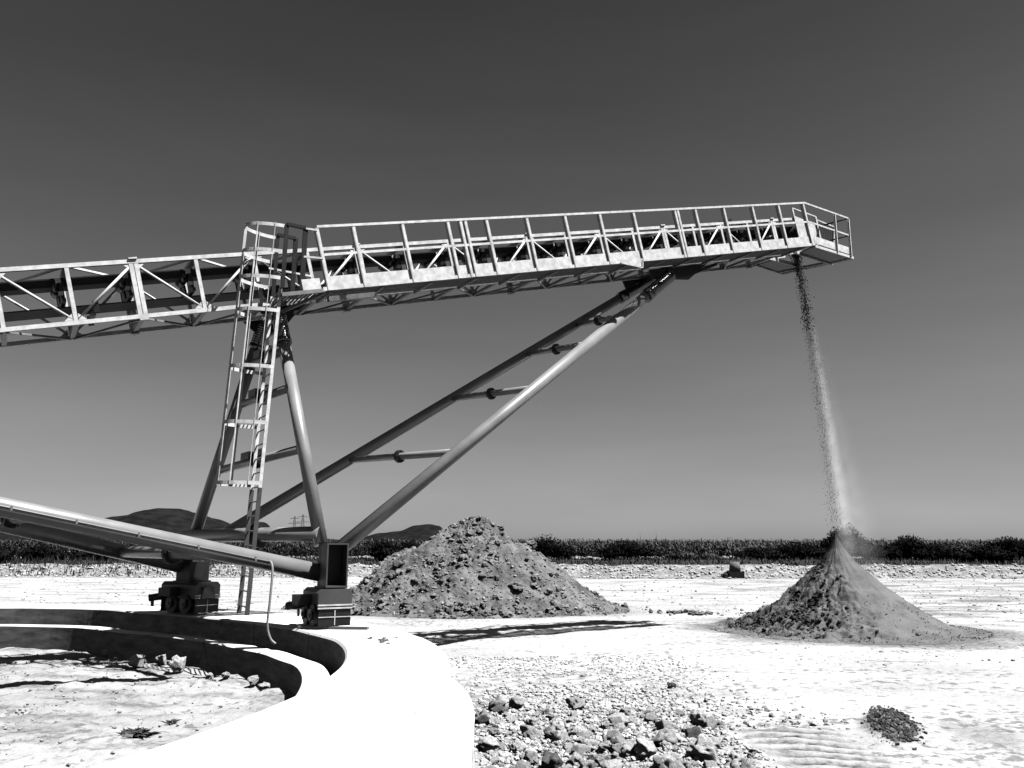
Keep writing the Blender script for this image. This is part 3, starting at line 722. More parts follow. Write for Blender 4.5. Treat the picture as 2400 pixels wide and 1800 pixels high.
hill('hills', 4200, [(-700, 1284), (-300, 1262), (-60, 1246), (45, 1238), (150, 1236), (262, 1221), (300, 1213), (335, 1210), (372, 1198), (398, 1194), (425, 1195), (450, 1203), (500, 1216), (560, 1233), (640, 1250), (740, 1262), (860, 1270), (1000, 1278)], 1400, 3)
hill('hills', 5200, [(790, 1272), (850, 1262), (905, 1250), (943, 1246), (982, 1234), (1014, 1230), (1030, 1233), (1045, 1243), (1100, 1262), (1180, 1274), (1300, 1280)], 1500, 8)

# ================================================================== piles
def interp(t, x):
    for (a, b), (c, d) in zip(t[:-1], t[1:]):
        if x <= c: return b + (d - b) * max(0, (x - a)) / (c - a)
    return t[-1][1]
def heap(c, H_of, R, n_r, n_a, bump, seed):
    m = MB()
    for i in range(n_r + 1):
        for j in range(n_a):
            a = 2 * pi * j / n_a; d = R(a) * i / n_r
            x, y = d * cos(a), d * sin(a); z = H_of(d, a)
            k = min(1, (R(a) - d) / .6 + .05)
            z += bump(x, y, a, d) * k
            m.v.append(V3((c.x + x, c.y + y, c.z + max(z, -.05) + (0 if i < n_r else -.08))))
        if i:
            for j in range(n_a): m.face([(i - 1) * n_a + j, (i - 1) * n_a + (j + 1) % n_a, i * n_a + (j + 1) % n_a, i * n_a + j], True)
    return m
PL = [(0, 2.78), (.73, 2.5), (1.6, 2.02), (2.7, 1.45), (3.9, .5), (4.5, .1), (5, 0)]; PRR = [(0, 2.78), (.4, 2.72), (.83, 2.46), (1.27, 2.05), (1.73, 1.93), (2.3, 1.48), (2.9, 1.03), (3.9, .32), (4.5, .06), (5, 0)]
def sq1(a): return 1 / sqrt(cos(a) ** 2 + (sin(a) / .70) ** 2)
def H1(d, a):
    dd = d / sq1(a); t = .5 + .5 * cos(a); return interp(PRR, dd) * t + interp(PL, dd) * (1 - t)
def b1(x, y, a, d): return .14 * fbm(x + 3, y, 1.0, 5) + .08 * fbm(x, y + 9, 3.6, 5) + .03 * fbm(x + 5, y, 11, 2) + .10 * min(1, d) * noise.noise(V3((a * 4.5, d * .5, 2)))
pile1 = thing('earth_pile', V3((P1.x, P1.y, 0)), 'large rough heap of dug earth and stones standing behind the front bogie', 'earth pile')
heap(P1, H1, lambda a: 4.9 * sq1(a), 170, 420, b1, 1).build('heap', M['pile1'], pile1)
m = MB(); rr = random.Random(5)
for i in range(5200):
    a = rr.uniform(0, 2 * pi); f_ = sqrt(rr.random()); d = 4.9 * sq1(a) * f_ * (1.0 if rr.random() < .9 else 1.08)
    if sin(a) > .5 and rr.random() < .8: continue
    r = .010 + .03 * rr.random() ** 2 + (.11 * rr.random() ** 2 if rr.random() < .30 else 0)
    if noise.noise(V3((d * cos(a) * 1.1, d * sin(a) * 1.1, 6))) < -.12 and r > .03: continue
    x, y = d * cos(a), d * sin(a); z = max(0, H1(d, a) + b1(x, y, a, d) * .9) if d < 4.9 * sq1(a) else 0
    m.lump(V3((P1.x + x, P1.y + y, z + r * .2)), r, 1, .55, i, (1, rr.uniform(.6, 1), rr.uniform(.5, .9)), rr.uniform(0, 6))
for (px, py, r) in ((1108, 1216, .16), (1085, 1222, .12), (1060, 1232, .12), (1172, 1238, .15), (1245, 1277, .2), (1210, 1375, .25), (1150, 1320, .22), (1095, 1322, .18), (1010, 1315, .18), (900, 1415, .28), (960, 1425, .22), (1290, 1432, .2), (1395, 1422, .22), (1350, 1438, .18), (1075, 1425, .2), (1185, 1430, .2), (1095, 1270, .15), (1020, 1350, .2), (860, 1360, .2)):
    d_ = ray(px, py); best = None
    for k in range(140):
        p = CAM + d_ * (23.2 + k * .03); x, y = p.x - P1.x, p.y - P1.y; dd = sqrt(x * x + y * y); a = atan2(y, x)
        hz = H1(dd, a) + b1(x, y, a, dd)
        if p.z < hz: break
    else: p = CAM + d_ * 26.4
    m.lump(p, r * .75, 2, .6, px, (1.15, .9, .75), px)
cl = m.build('clods', M['clod1'], pile1); cl['kind'] = 'stuff'
m = MB()
for i in range(1100):
    a = rr.uniform(pi * .95, 2.05 * pi); d = 4.7 * sq1(a) * sqrt(rr.random()); r = .010 + .05 * rr.random() ** 3
    x, y = d * cos(a), d * sin(a); m.lump(V3((P1.x + x, P1.y + y, max(0, H1(d, a) + b1(x, y, a, d) * .95) + r * .25)), r, 1, .6, i + 7, (1, rr.uniform(.6, 1), rr.uniform(.5, .9)), rr.uniform(0, 6))
cl = m.build('pale_stones', M['rock_grey'], pile1); cl['kind'] = 'stuff'
T2 = [(0, 2.26), (.08, 2.06), (.17, 1.88), (.43, 1.53), (.8, 1.20), (1.1, .94), (1.7, .52), (2.3, .17), (2.8, .04), (3.4, 0)]
def leftness(a): return max(0, cos(a - radians(200)))
def H2(d, a): return interp(T2, d * (1 + .26 * leftness(a) ** 2 + .05 * max(0, cos(a))))
def b2(x, y, a, d):
    lf = ss(.05, .5, cos(a - radians(195)) + .25 * noise.noise(V3((x * 1.5, y * 1.5, 5))))
    return lf * min(1, d * 1.2) * (.15 * fbm(x, y, 2.0, 4) + .08 * fbm(x, y, 6, 4)) + (.012 + .02 * min(1, d)) * noise.noise(V3((a * 5, d * .7, 4))) + .008 * fbm(x, y, 5, 3)
pile2 = thing('gravel_pile', V3((P2.x, P2.y, 0)), 'sharp grey gravel cone under the falling stream, clodded left side and smooth right side', 'gravel pile')
heap(P2, H2, lambda a: 3.15, 170, 420, b2, 2).build('heap', M['pile2'], pile2)
m = MB()
for i in range(5200):
    a = radians(197) + rr.gauss(0, .45); d = 2.65 * sqrt(rr.random()); r = .007 + .045 * rr.random() ** 4
    if noise.noise(V3((d * cos(a) * 1.7, d * sin(a) * 1.7, 3))) < -.05 and r > .012: continue
    x, y = d * cos(a), d * sin(a); m.lump(V3((P2.x + x, P2.y + y, H2(d, a) + b2(x, y, a, d) + r * .2)), r, 1, .6, i + 50, (1, .85, .8), rr.uniform(0, 6))
for i in range(1500):
    a = rr.uniform(pi, 2.05 * pi); d = 3.1 - 1.7 * rr.random() ** 1.6; r = .005 + .013 * rr.random() ** 3
    x, y = d * cos(a), d * sin(a); m.lump(V3((P2.x + x, P2.y + y, max(0, H2(d, a)) + .01)), r, 0, .5, i + 90, (1, .85, .8), rr.uniform(0, 6))
cl = m.build('clods', M['clod2'], pile2); cl['kind'] = 'stuff'

# falling gravel, and the dust that drifts off it
S0 = L(23.62, .22, 2.95); S1 = V3((P2.x + .08, P2.y, 2.2))
def stream(t):   # t 0..1 in height
    h = S0.z + (S1.z - S0.z) * t; k = sqrt(max(0, t)); p = lerp(S0, S1, k * .55 + t * .45); return V3((p.x, p.y, h))
m = MB()
for i in range(8500):
    t = min(1, rr.random() ** 2.3); sp = .07 + .06 * t; p = stream(t)
    if rr.random() < .12: sp *= 1.6
    r = (.003 + .011 * rr.random() ** 3) * (1.25 if t < .3 else .8)
    p = p + V3((rr.gauss(0, sp * .62) - .03, rr.gauss(0, sp), rr.uniform(-.1, .1)))
    m.lump(p, r, 0, .5, i, (1, .8, 1.25), rr.uniform(0, 6))
fg = m.build('falling_gravel', M['falling']); tag(fg, 'dark thin stream of gravel falling from the conveyor head onto the cone', 'gravel stream', None, 'stuff')
def quad(z, v):
    # least-squares parabola v(z)
    S = [sum(k ** n for k in z) for n in range(5)]; T = [sum(b * a ** n for a, b in zip(z, v)) for n in range(3)]
    A = Matrix(((S[0], S[1], S[2]), (S[1], S[2], S[3]), (S[2], S[3], S[4]))); return A.inverted() @ V3(T)
def plume(name, off, radf, dens, t0, t1, bot, label):
    m = MB(); pts, rs = [], []
    for i in range(25):
        t = t0 + (t1 - t0) * i / 24; pts.append(stream(min(t, 1)) + V3((off * (.25 + .9 * t), 0, -(max(0, t - 1)) * 6.5))); rs.append(radf(i / 24))
    o0 = pts[-1].copy(); loc_ = [p - o0 for p in pts]
    zz = [p.z for p in loc_]; cx, cy, cr = quad(zz, [p.x for p in loc_]), quad(zz, [p.y for p in loc_]), quad(zz, rs)
    mt = bpy.data.materials.new(name); mt.use_nodes = True; t = mt.node_tree; t.nodes.remove(t.nodes['Principled BSDF'])
    vol = t.nodes.new('ShaderNodeVolumePrincipled'); vol.inputs['Color'].default_value = g(.9); vol.inputs['Anisotropy'].default_value = .2
    co = t.nodes.new('ShaderNodeTexCoord'); sp = t.nodes.new('ShaderNodeSeparateXYZ'); t.links.new(co.outputs['Object'], sp.inputs[0])
    def mth(op, a, b=None, clamp=False):
        n = t.nodes.new('ShaderNodeMath'); n.operation = op; n.use_clamp = clamp
        for k, q in enumerate((a, b)):
            if q is None: continue
            if isinstance(q, (int, float)): n.inputs[k].default_value = q
            else: t.links.new(q, n.inputs[k])
        return n.outputs[0]
    z = sp.outputs['Z']; z2 = mth('MULTIPLY', z, z)
    def poly(c): return mth('ADD', mth('ADD', mth('MULTIPLY', z, c[1]), mth('MULTIPLY', z2, c[2])), c[0])
    dx, dy = mth('SUBTRACT', sp.outputs['X'], poly(cx)), mth('SUBTRACT', sp.outputs['Y'], poly(cy))
    d = mth('SQRT', mth('ADD', mth('MULTIPLY', dx, dx), mth('MULTIPLY', dy, dy)))
    fall = mth('SUBTRACT', 1.0, mth('DIVIDE', d, poly(cr)), True); fall = mth('POWER', fall, 1.6)
    fade = mth('MULTIPLY', mth('MULTIPLY', mth('SUBTRACT', zz[0], z), 1.6 / (zz[0] - zz[-1]), True), mth('DIVIDE', mth('SUBTRACT', z, zz[-1]), bot, True))
    n = t.nodes.new('ShaderNodeTexNoise'); n.inputs['Scale'].default_value = 2.6; n.inputs['Detail'].default_value = 6; t.links.new(co.outputs['Object'], n.inputs['Vector'])
    nz_ = mth('MULTIPLY', mth('SUBTRACT', n.outputs['Fac'], .25, True), 2.6)
    t.links.new(mth('MULTIPLY', mth('MULTIPLY', fall, fade), mth('MULTIPLY', nz_, dens)), vol.inputs['Density']); t.links.new(vol.outputs[0], t.nodes['Material Output'].inputs['Volume'])
    m.tube(pts, [r * 1.05 + .01 for r in rs], 20); o = m.build(name, mt, None, o0); tag(o, label, 'dust', None, 'stuff')
plume('dust', .16, lambda f_: .05 + .24 * f_ ** .8, 3.2, .10, 1.10, .6, 'pale veil of dust drifting along the right of the falling gravel')
plume('dust', .42, lambda f_: .08 + .75 * f_, .34, .3, 1.26, 1.5, 'wide faint dust haze spreading right of the stream above the cone')

# ================================================================== stones
ROCKM = []
for i in range(14):
    mbk = MB(); mbk.lump(V3((0, 0, 0)), 1.0, 3, .62, i * 5 + 2, (1, .85, .72), 0, False)
    # a few flat facets: clamp against random planes
    rk = random.Random(i)
    for _ in range(7):
        nrm = V3((rk.gauss(0, 1), rk.gauss(0, 1), rk.gauss(0, .8))).normalized(); dlim = rk.uniform(.55, .8)
        for k, p in enumerate(mbk.v):
            q = p.dot(nrm)
            if q > dlim: mbk.v[k] = p - nrm * (q - dlim) * .92
    me = bpy.data.meshes.new('stone'); me.from_pydata([tuple(p) for p in mbk.v], [], mbk.f); me.polygons.foreach_set('use_smooth', [True] * len(mbk.f)); me.update(); ROCKM.append(me)
ROCKV = {}
for k in ('rock', 'rock_grey', 'rock_dark'):
    ROCKV[k] = []
    for me in ROCKM:
        c = me.copy(); c.materials.append(M[k]); ROCKV[k].append(c)
def stone(p, r, k, label, group, sq=(1, 1, 1), rot=None, name='stone', rg=random):
    o = bpy.data.objects.new(name, rg.choice(ROCKV[k])); COL.objects.link(o)
    o.location = p; o.scale = (r * sq[0], r * sq[1], r * sq[2]); o.rotation_euler = rot or (rg.uniform(-.4, .4), rg.uniform(-.4, .4), rg.uniform(0, 6.28))
    tag(o, label, 'stone', group); return o
rs_ = random.Random(21)
big = [ # px, py(base), size px, kind, label
 (1290, 1765, 62, 'rock_dark', 'broad dark grey boulder in the rubble, nearest the pale ring wall'),
 (1292, 1712, 40, 'rock_grey', 'small grey stone just behind the broad dark boulder'),
 (1515, 1772, 62, 'rock', 'bright white boulder with a black shaded left base, middle of the rubble'),
 (1562, 1750, 66, 'rock_grey', 'grey boulder touching the right side of the bright white boulder'),
 (1622, 1738, 44, 'rock_dark', 'rounded dark stone right of the grey boulder'),
 (1655, 1784, 66, 'rock', 'wide pale boulder at the right front of the rubble'),
 (1725, 1802, 46, 'rock', 'lone white stone at the right edge of the rubble, half out of frame'),
 (1170, 1668, 54, 'rock_grey', 'tall angular grey block leaning close to the ring wall'),
 (1132, 1690, 46, 'rock_grey', 'blocky stone with a dark face wedged against the ring wall'),
 (1352, 1664, 42, 'rock_grey', 'grey pointed stone at the back of the rubble'),
 (1380, 1788, 46, 'rock', 'pale rounded boulder left of the bright white boulder, at the bottom edge'),
 (1262, 1786, 42, 'rock_grey', 'low grey stone in front of the broad dark boulder'),
 (1660, 1714, 40, 'rock_grey', 'grey stone on a white slab behind the wide pale boulder'),
 (1640, 1706, 50, 'rock', 'flat white slab behind the wide pale boulder'),
 (1180, 1790, 50, 'rock_grey', 'grey block at the bottom edge beside the ring wall'),
 (1450, 1705, 50, 'rock', 'pale rounded stone in the centre of the rubble'),
 (1210, 1660, 40, 'rock_grey', 'slim grey stone behind the tall angular block'),
 (1525, 1700, 38, 'rock_grey', 'mid grey stone behind the bright white boulder'),
 (1574, 1617, 20, 'rock_dark', 'small dark stone alone beyond the rubble'),
]
used = []
for px, py, s_, k, lab in big:
    p = onz(px, py, -.03); r = s_ / 2 / F * p.y * 1.05; stone(V3((p.x, p.y, gz(p.x, p.y) + r * .45)), r, k, lab, 'rubble stones beside the ring wall', (1.05, .95, .95), rg=rs_); used.append((p.x, p.y, r))
n = 0; tries = 0
while n < 275 and tries < 9000:
    tries += 1
    x, y = rs_.uniform(-.5, 2.6), rs_.uniform(5.9, 10.2)
    if rubble(x, y) < rs_.uniform(.1, .9): continue
    if sqrt((x - RC.x) ** 2 + (y - RC.y) ** 2) < 10.1: continue
    r = (.035 + .09 * rs_.random() ** 1.9) * (1 - .45 * ss(1.4, 2.6, x))
    if y > 9.5: r *= .7
    if any((x - a) ** 2 + (y - b) ** 2 < (.62 * (r + c)) ** 2 for a, b, c in used): continue
    used.append((x, y, r)); n += 1; q = rs_.random()
    k, lab = (('rock', 'pale angular stone lying in the rubble strip beside the ring wall') if q < .76 else ('rock_grey', 'mid grey angular stone lying in the rubble strip beside the ring wall') if q < .96 else ('rock_dark', 'dark small stone lying in the rubble strip beside the ring wall'))
    stone(V3((x, y, gz(x, y) + r * .3)), r, k, lab, {'rock': 'pale stones in the rubble strip', 'rock_grey': 'mid grey stones in the rubble strip', 'rock_dark': 'dark stones in the rubble strip'}[k], rg=rs_)
# loose chippings between and beyond
def chips(name, n, place, rad, mt, label, sub=0):
    m = MB()
    for i in range(n):
        x, y = place()
        r = rad(); m.lump(V3((x, y, gz(x, y) + r * .25)), r, sub, .5, i * 1.7, (1, .8, .7), rs_.uniform(0, 6))
    o = m.build(name, M[mt]); tag(o, label, 'chippings', None, 'stuff')
def pl_rub():
    while True:
        x, y = rs_.uniform(-.4, 3.0), rs_.uniform(5.6, 12.2)
        if rubble(x, y) > rs_.random() * .8 and sqrt((x - RC.x) ** 2 + (y - RC.y) ** 2) > 10.0: return x, y
chips('chippings', 6500, pl_rub, lambda: .008 + .030 * rs_.random() ** 2.2, 'rock', 'pale stone chippings filling the rubble strip', 1)
chips('chippings', 2600, pl_rub, lambda: .008 + .026 * rs_.random() ** 2, 'rock_grey', 'grey stone chippings mixed into the rubble strip', 1)
def pl_edge():
    while True:
        x, y = rs_.uniform(-.2, 4.2), rs_.uniform(5.8, 13.5); d_ = max(0, x - 1.6) / 2.4 + max(0, y - 10.0) / 3.2
        if d_ < rs_.random() ** 1.6 and not (x > 2.3 and y < 9.2) and sqrt((x - RC.x) ** 2 + (y - RC.y) ** 2) > 10.0: return x, y
chips('chippings', 4200, pl_edge, lambda: .006 + .032 * rs_.random() ** 3, 'rock', 'pale chippings thinning out from the rubble strip onto the flat ground', 1)
chips('chippings', 1400, pl_edge, lambda: .006 + .03 * rs_.random() ** 3, 'rock_grey', 'grey chippings thinning out from the rubble strip onto the flat ground', 1)
def pl_back():
    while True:
        x, y = rs_.uniform(-1.6, 3.2), rs_.uniform(10.2, 15)
        if sqrt((x - RC.x) ** 2 + (y - RC.y) ** 2) > 9.95 and rs_.random() > abs(x - .6) / 3 and fbm(x, y, .7, 2) > -.25: return x, y
chips('crumbs', 2600, pl_back, lambda: .008 + .022 * rs_.random() ** 2, 'rock', 'pale crumbs of chalk on the ground behind the rubble')
def pl_far():
    y = 24 + 30 * rs_.random() ** 1.3; return (rs_.uniform(-.62, .62) * y, y)
chips('crumbs', 1600, pl_far, lambda: .02 + .05 * rs_.random() ** 3, 'rock_grey', 'scattered lumps on the bright flat ground beyond the piles')
def pl_right():
    y = rs_.uniform(14, 40); return (rs_.uniform(.30, .68) * y, y)
chips('crumbs', 900, pl_right, lambda: .012 + .03 * rs_.random() ** 3, 'rock_grey', 'scattered lumps on the bright ground right of the gravel cone')
def pl_bank():
    x = rs_.uniform(-40, 44); t = rs_.random(); return x, bank_y(x) - 1.2 + 2.0 * t
chips('bank_stones', 3400, pl_bank, lambda: .04 + .10 * rs_.random() ** 2, 'rock', 'pale cobbles facing the low bank along the field')
# rubble inside the ring
for px, py, s_, lab in ((322, 1553, 34, 'jagged white rock on the ring floor, leftmost of three by the dark inner wall'), (378, 1546, 28, 'upright white rock on the ring floor, middle of three by the dark inner wall'), (416, 1562, 44, 'largest white rock on the ring floor, rightmost of three by the dark inner wall'),
                        (246, 1526, 18, 'small white stone alone on the ring floor at the edge of the shadow'), (492, 1582, 20, 'small white stone at the inner wall foot, left of a pointed one'), (530, 1580, 20, 'small pointed stone at the foot of the inner ring wall'), (593, 1592, 24, 'white stone at the inner wall foot, nearest its right end'), (620, 1612, 30, 'broken white lump on the ring floor below the right end of the inner wall')):
    p = onz(px, py + 9, .10); r = s_ / 2 / F * p.y * 1.1; stone(V3((p.x, p.y, .10 + r * .5)), r, 'rock', lab, 'white rocks on the ring floor', rg=rs_)
def pl_in():
    while True:
        a = rs_.uniform(-1.2, 1.6); r = 8.0 * sqrt(rs_.uniform(.3, 1)); x, y = RC.x + r * cos(a), RC.y + r * sin(a)
        return x, y
m = MB()
for i in range(6000):
    x, y = pl_in()
    if fbm(x, y, 1.0, 3) < rs_.uniform(-.5, .6): continue
    r = .004 + .022 * rs_.random() ** 4.5; m.lump(V3((x, y, .08 + r * .2 + .05 * noise.noise(V3((x * .6, y * .6, 2))) + .03 * fbm(x, y, 3.2, 4))), r, 0, .5, i, (1, .8, .7), rs_.uniform(0, 6))
o = m.build('crumbs', M['rock_grey']); tag(o, 'crumbs of rubble strewn over the ring floor', 'crumbs', None, 'stuff')
m = MB()
for i in range(16):
    p = onz(rs_.uniform(865, 950), rs_.uniform(1493, 1508), .755); m.lump(p, rs_.uniform(.012, .035), 1, .5, i, (1.3, .9, .5), i)
o = m.build('crumbs', M['rock_dark']); tag(o, 'few dark crumbs on the pale top of the ring wall', 'crumbs', None, 'stuff')
# dry weeds and clumps
def tuft(name, c, r, h, n, mt, label, cat):
    m = MB(); rt = random.Random(int(c.x * 100))
    for i in range(n):
        a = rt.uniform(0, 6.28); d = r * sqrt(rt.random()) * .6; p = c + V3((d * cos(a), d * sin(a), 0)); tip = p + V3((rt.gauss(0, r * .5), rt.gauss(0, r * .5), h * rt.uniform(.4, 1)))
        s_ = (tip - p).cross(V3((rt.gauss(0, 1), rt.gauss(0, 1), .2))).normalized() * (.05 * r + .006)
        md = lerp(p, tip, .55) + V3((0, 0, h * .12)); b = len(m.v); m.v += [p - s_, p + s_, md + s_ * .8, md - s_ * .8, tip]; m.face([b, b + 1, b + 2, b + 3]); m.face([b + 3, b + 2, b + 4])
    o = m.build(name, M[mt], None, c); tag(o, label, cat); return o
p = onz(318, 1718, .10); tuft('dry_weed', V3((p.x, p.y, .08)), .17, .05, 120, 'weed', 'flattened dry weed on the ring floor near the front edge', 'weed')
p = onz(402, 1690, .10); tuft('dry_weed', V3((p.x, p.y, .08)), .08, .035, 40, 'weed', 'small dry weed on the ring floor right of the flattened one', 'weed')
m = MB(); cD = V3((4.0, 9.3, gz(4.0, 9.3)))
for i in range(1300):
    a = rs_.uniform(0, 6.28); d = sqrt(rs_.random()) * (1.0 if rs_.random() < .85 else 1.35); r = .005 + .018 * rs_.random() ** 2.5; dy = .80 * d * sin(a); x, y = cD.x + .23 * d * cos(a) + .3 * dy, cD.y + dy; m.lump(V3((x, y, gz(x, y) + .008)), r, 0, .6, i, (1.3, .8, .8), rs_.uniform(0, 6))
o = m.build('dark_clump', M['dung'], None, cD); tag(o, 'dark crumbly clump of damp soil on the white ground at lower right', 'soil clump')
m = MB(); cE = onz(685, 1424, .05)
for i in range(40):
    r = .03 + .05 * rs_.random(); d = .3 * sqrt(rs_.random()); a = rs_.uniform(0, 6.28); m.lump(V3((cE.x + d * cos(a), cE.y + d * sin(a), r * .4 + .1 * (1 - d / .3))), r, 1, .6, i, (1, .9, .8), a)
o = m.build('clod_heap', M['pile1'], None, cE); tag(o, 'small heap of earth clods on the ground left of the front bogie', 'clods')
for px, py, lab in ((1590, 1436, 'brown earth clods right of the rough earth heap'), (1640, 1440, 'low scatter of clods beside the clodded left flank of the gravel cone')):
    m = MB(); cE = onz(px, py, 0)
    for i in range(30):
        r = .03 + .05 * rs_.random(); m.lump(V3((cE.x + rs_.gauss(0, .25), cE.y + rs_.gauss(0, .15), r * .4)), r, 1, .6, i, (1, .9, .7), i)
    o = m.build('clod_heap', M['pile1'], None, cE); tag(o, lab, 'clods')
# flat bar under the front bogie
a, b = onz(700, 1470, .77), onz(863, 1472, .77); m = MB(); m.bar(a, b, .10, .035); o = m.build('steel_bar', M['galv_dull'], None, (a + b) / 2); tag(o, 'flat steel bar lying on the ring wall in front of the front bogie', 'steel bar')
# concrete stub on its block
c = V3(((1710 - 1200) / F * 53.2, 53.2, 0)); st = thing('concrete_stub', c, 'tapered grey concrete pipe stub on a square block before the far bank', 'concrete stub')
m = MB(); m.tube([c + Z * .42, c + Z * 1.02], [.36, .29], 24); m.build('stub', M['stub'], st)
m = MB(); m.box(c + Z * .2, V3((.46, 0, 0)), V3((0, .46, 0)), V3((0, 0, .22))); m.lump(c + V3((-.6, -.1, .1)), .3, 2, .5, 4, (1.2, 1, .7)); m.build('block', M['dark_paint'], st)

# ================================================================== vegetation
def leafcloud(m, c, rx, ry, rz, n, size, rt):
    for i in range(n):
        d = V3((rt.gauss(0, 1), rt.gauss(0, 1), rt.gauss(0, 1))).normalized(); k = rt.random() ** .45
        wob = 1 + .30 * noise.noise(d * 2.2 + c)
        p = V3((c.x + d.x * rx * k * wob, c.y + d.y * ry * k * wob, c.z + d.z * rz * k * wob))
        a = V3((rt.gauss(0, 1), rt.gauss(0, 1), rt.gauss(0, 1))).normalized(); b = a.cross(d if abs(a.dot(d)) < .9 else Z).normalized(); s_ = size * rt.uniform(.6, 1.4)
        q = len(m.v); m.v += [p - a * s_, p + b * s_ * .5, p + a * s_, p - b * s_ * .5]; m.face([q, q + 1, q + 2, q + 3])
def terr(x, y): return gz(x, y)
def bush(px, wpx, top, Y, label, group, tree=False, mt='leaf', n=1500, cat='bush'):
    x = (px - 1200) / F * Y; g0 = terr(x, Y); hh = CAM.z + (1285 - top) / F * Y - g0; rx = wpx / 2 / F * Y
    n = int(n * 1.7); o = thing('tree' if tree else 'bush', V3((x, Y, g0)), label, cat, group); rt = random.Random(int(px * 7 + top))
    m = MB()
    nl = max(3, int(rx / .5))
    base = .28 if tree else .0
    for i in range(nl * 2):
        f_ = rt.uniform(-.75, .75); hk = hh * (1 - .45 * f_ * f_) * rt.uniform(.55, .72)
        leafcloud(m, V3((x + f_ * rx, Y + rt.uniform(-.5, .5), g0 + hk * .60 + base * hh * .2)), rx * .42 + .15, .7, hk * .62, int(n / nl / 2), .10, rt)
    leafcloud(m, V3((x, Y, g0 + hh * .55)), rx * .7, .8, hh * .47, int(n * .5), .085, rt)
    m.build('crown' if tree else 'foliage', M[mt], o)
    m = MB()
    for i in range(4):
        m.tube([V3((x + rt.uniform(-.1, .1), Y, g0 - .1)), V3((x + rt.uniform(-.3, .3) * rx, Y + .1, g0 + hh * .35)), V3((x + rt.uniform(-.7, .7) * rx, Y + rt.uniform(-.3, .3), g0 + hh * .72))], [.06, .045, .02], 6)
    m.build('trunk' if tree else 'stem', M['trunk'], o)
G1 = 'bushes along the far bank'
for px, wd, tp, Y, lab, tr, n in (
 (905, 100, 1264, 60, 'dark rounded bush on the far bank between the front bogie and the earth heap', False, 1600),
 (965, 90, 1268, 61, 'dark bush on the far bank, against the left slope of the earth heap', False, 1400),
 (800, 80, 1272, 60, 'low dark bush on the far bank seen just right of the front leg', False, 1200),
 (1278, 120, 1257, 60, 'dark rounded bush on the far bank close to the right shoulder of the earth heap', False, 1900),
 (1462, 130, 1266, 60, 'dark dome bush on the far bank midway between the two piles', False, 1700),
 (1592, 90, 1292, 59, 'low pale bush on the far bank left of the concrete stub', False, 1000),
 (1650, 60, 1296, 59, 'small grey bush on the far bank directly left of the concrete stub', False, 800),
 (1770, 140, 1284, 60, 'long low dark bush on the far bank just right of the concrete stub', False, 1700),
 (1860, 150, 1272, 60, 'dark spreading bush on the far bank touching the left side of the gravel cone', False, 1900),
 (1968, 118, 1233, 63, 'tall dark tree with a feathery round crown standing behind the tip of the gravel cone', True, 2600),
 (2060, 90, 1278, 60, 'black low bush on the far bank tucked against the right slope of the cone', False, 1500),
 (2110, 100, 1256, 60, 'dark dense tree on the far bank, first right of the gravel cone', True, 2600),
 (2178, 100, 1276, 59, 'low black bush right of the dark dense tree', False, 1700),
 (2232, 90, 1270, 60, 'greyish bush between two low black bushes at the right', False, 1300),
 (2290, 130, 1280, 58, 'wide low black bush with rounded top near the right frame edge', False, 2200),
 (2345, 100, 1258, 63, 'taller tree at the right with an uneven top', True, 2200),
 (2392, 90, 1262, 62, 'tree cut off by the right frame edge', True, 1700),
 (2320, 80, 1266, 64, 'slim bush behind the low black bush near the right edge', False, 1300),
 (120, 110, 1276, 60, 'dark bush under the lower beams at far left', False, 1300),
 (255, 120, 1280, 61, 'dark bush on the far bank left of the rear bogie', False, 1300),
 (20, 90, 1282, 59, 'dark bush cut off by the left frame edge', False, 1200),
 (560, 80, 1278, 60, 'dark bush on the far bank behind the foot of the ladder', False, 1100)):
    bush(px, wd, tp, Y, lab, 'trees on the far bank' if tr else G1, tr, 'leaf2' if 'pale' in lab or 'grey' in lab else 'leaf', n, 'tree' if tr else 'bush')
# weeds and grass along the bank
m = MB(); rt = random.Random(3)
for i in range(9000):
    x = rt.uniform(-40, 44); left = x < -14
    y = bank_y(x) + (rt.uniform(-.9, 6) if left else rt.uniform(.9, 6)); g0 = gz(x, y); h = rt.uniform(.12, .35) * (1.8 if left and rt.random() < .5 else 1)
    d = V3((rt.gauss(0, .3), rt.gauss(0, .3), 1)); s_ = V3((rt.gauss(0, 1), rt.gauss(0, .4), 0)).normalized() * rt.uniform(.02, .05); p = V3((x, y, g0 - .03)); b = len(m.v)
    m.v += [p - s_, p + s_, p + d * h * .6 + s_ * .8, p + d * h]; m.face([b, b + 1, b + 2, b + 3])
o = m.build('weeds', M['leaf2']); tag(o, 'weeds and rough grass along the top of the far bank', 'weeds', None, 'stuff')
m = MB()
for i in range(2600):
    x = rt.uniform(-40, 44); y = rt.uniform(61.5, 63.5); s_ = .05 + .12 * rt.random() ** 2; m.lump(V3((x, y, gz(x, y) + s_ * .3 + .12 * rt.random())), s_, 0, .5, i, (1, .8, .8), 0)
o = m.build('field_edge_stones', M['rock_grey']); tag(o, 'heaped cobbles and litter along the edge of the corn field', 'stones', None, 'stuff')
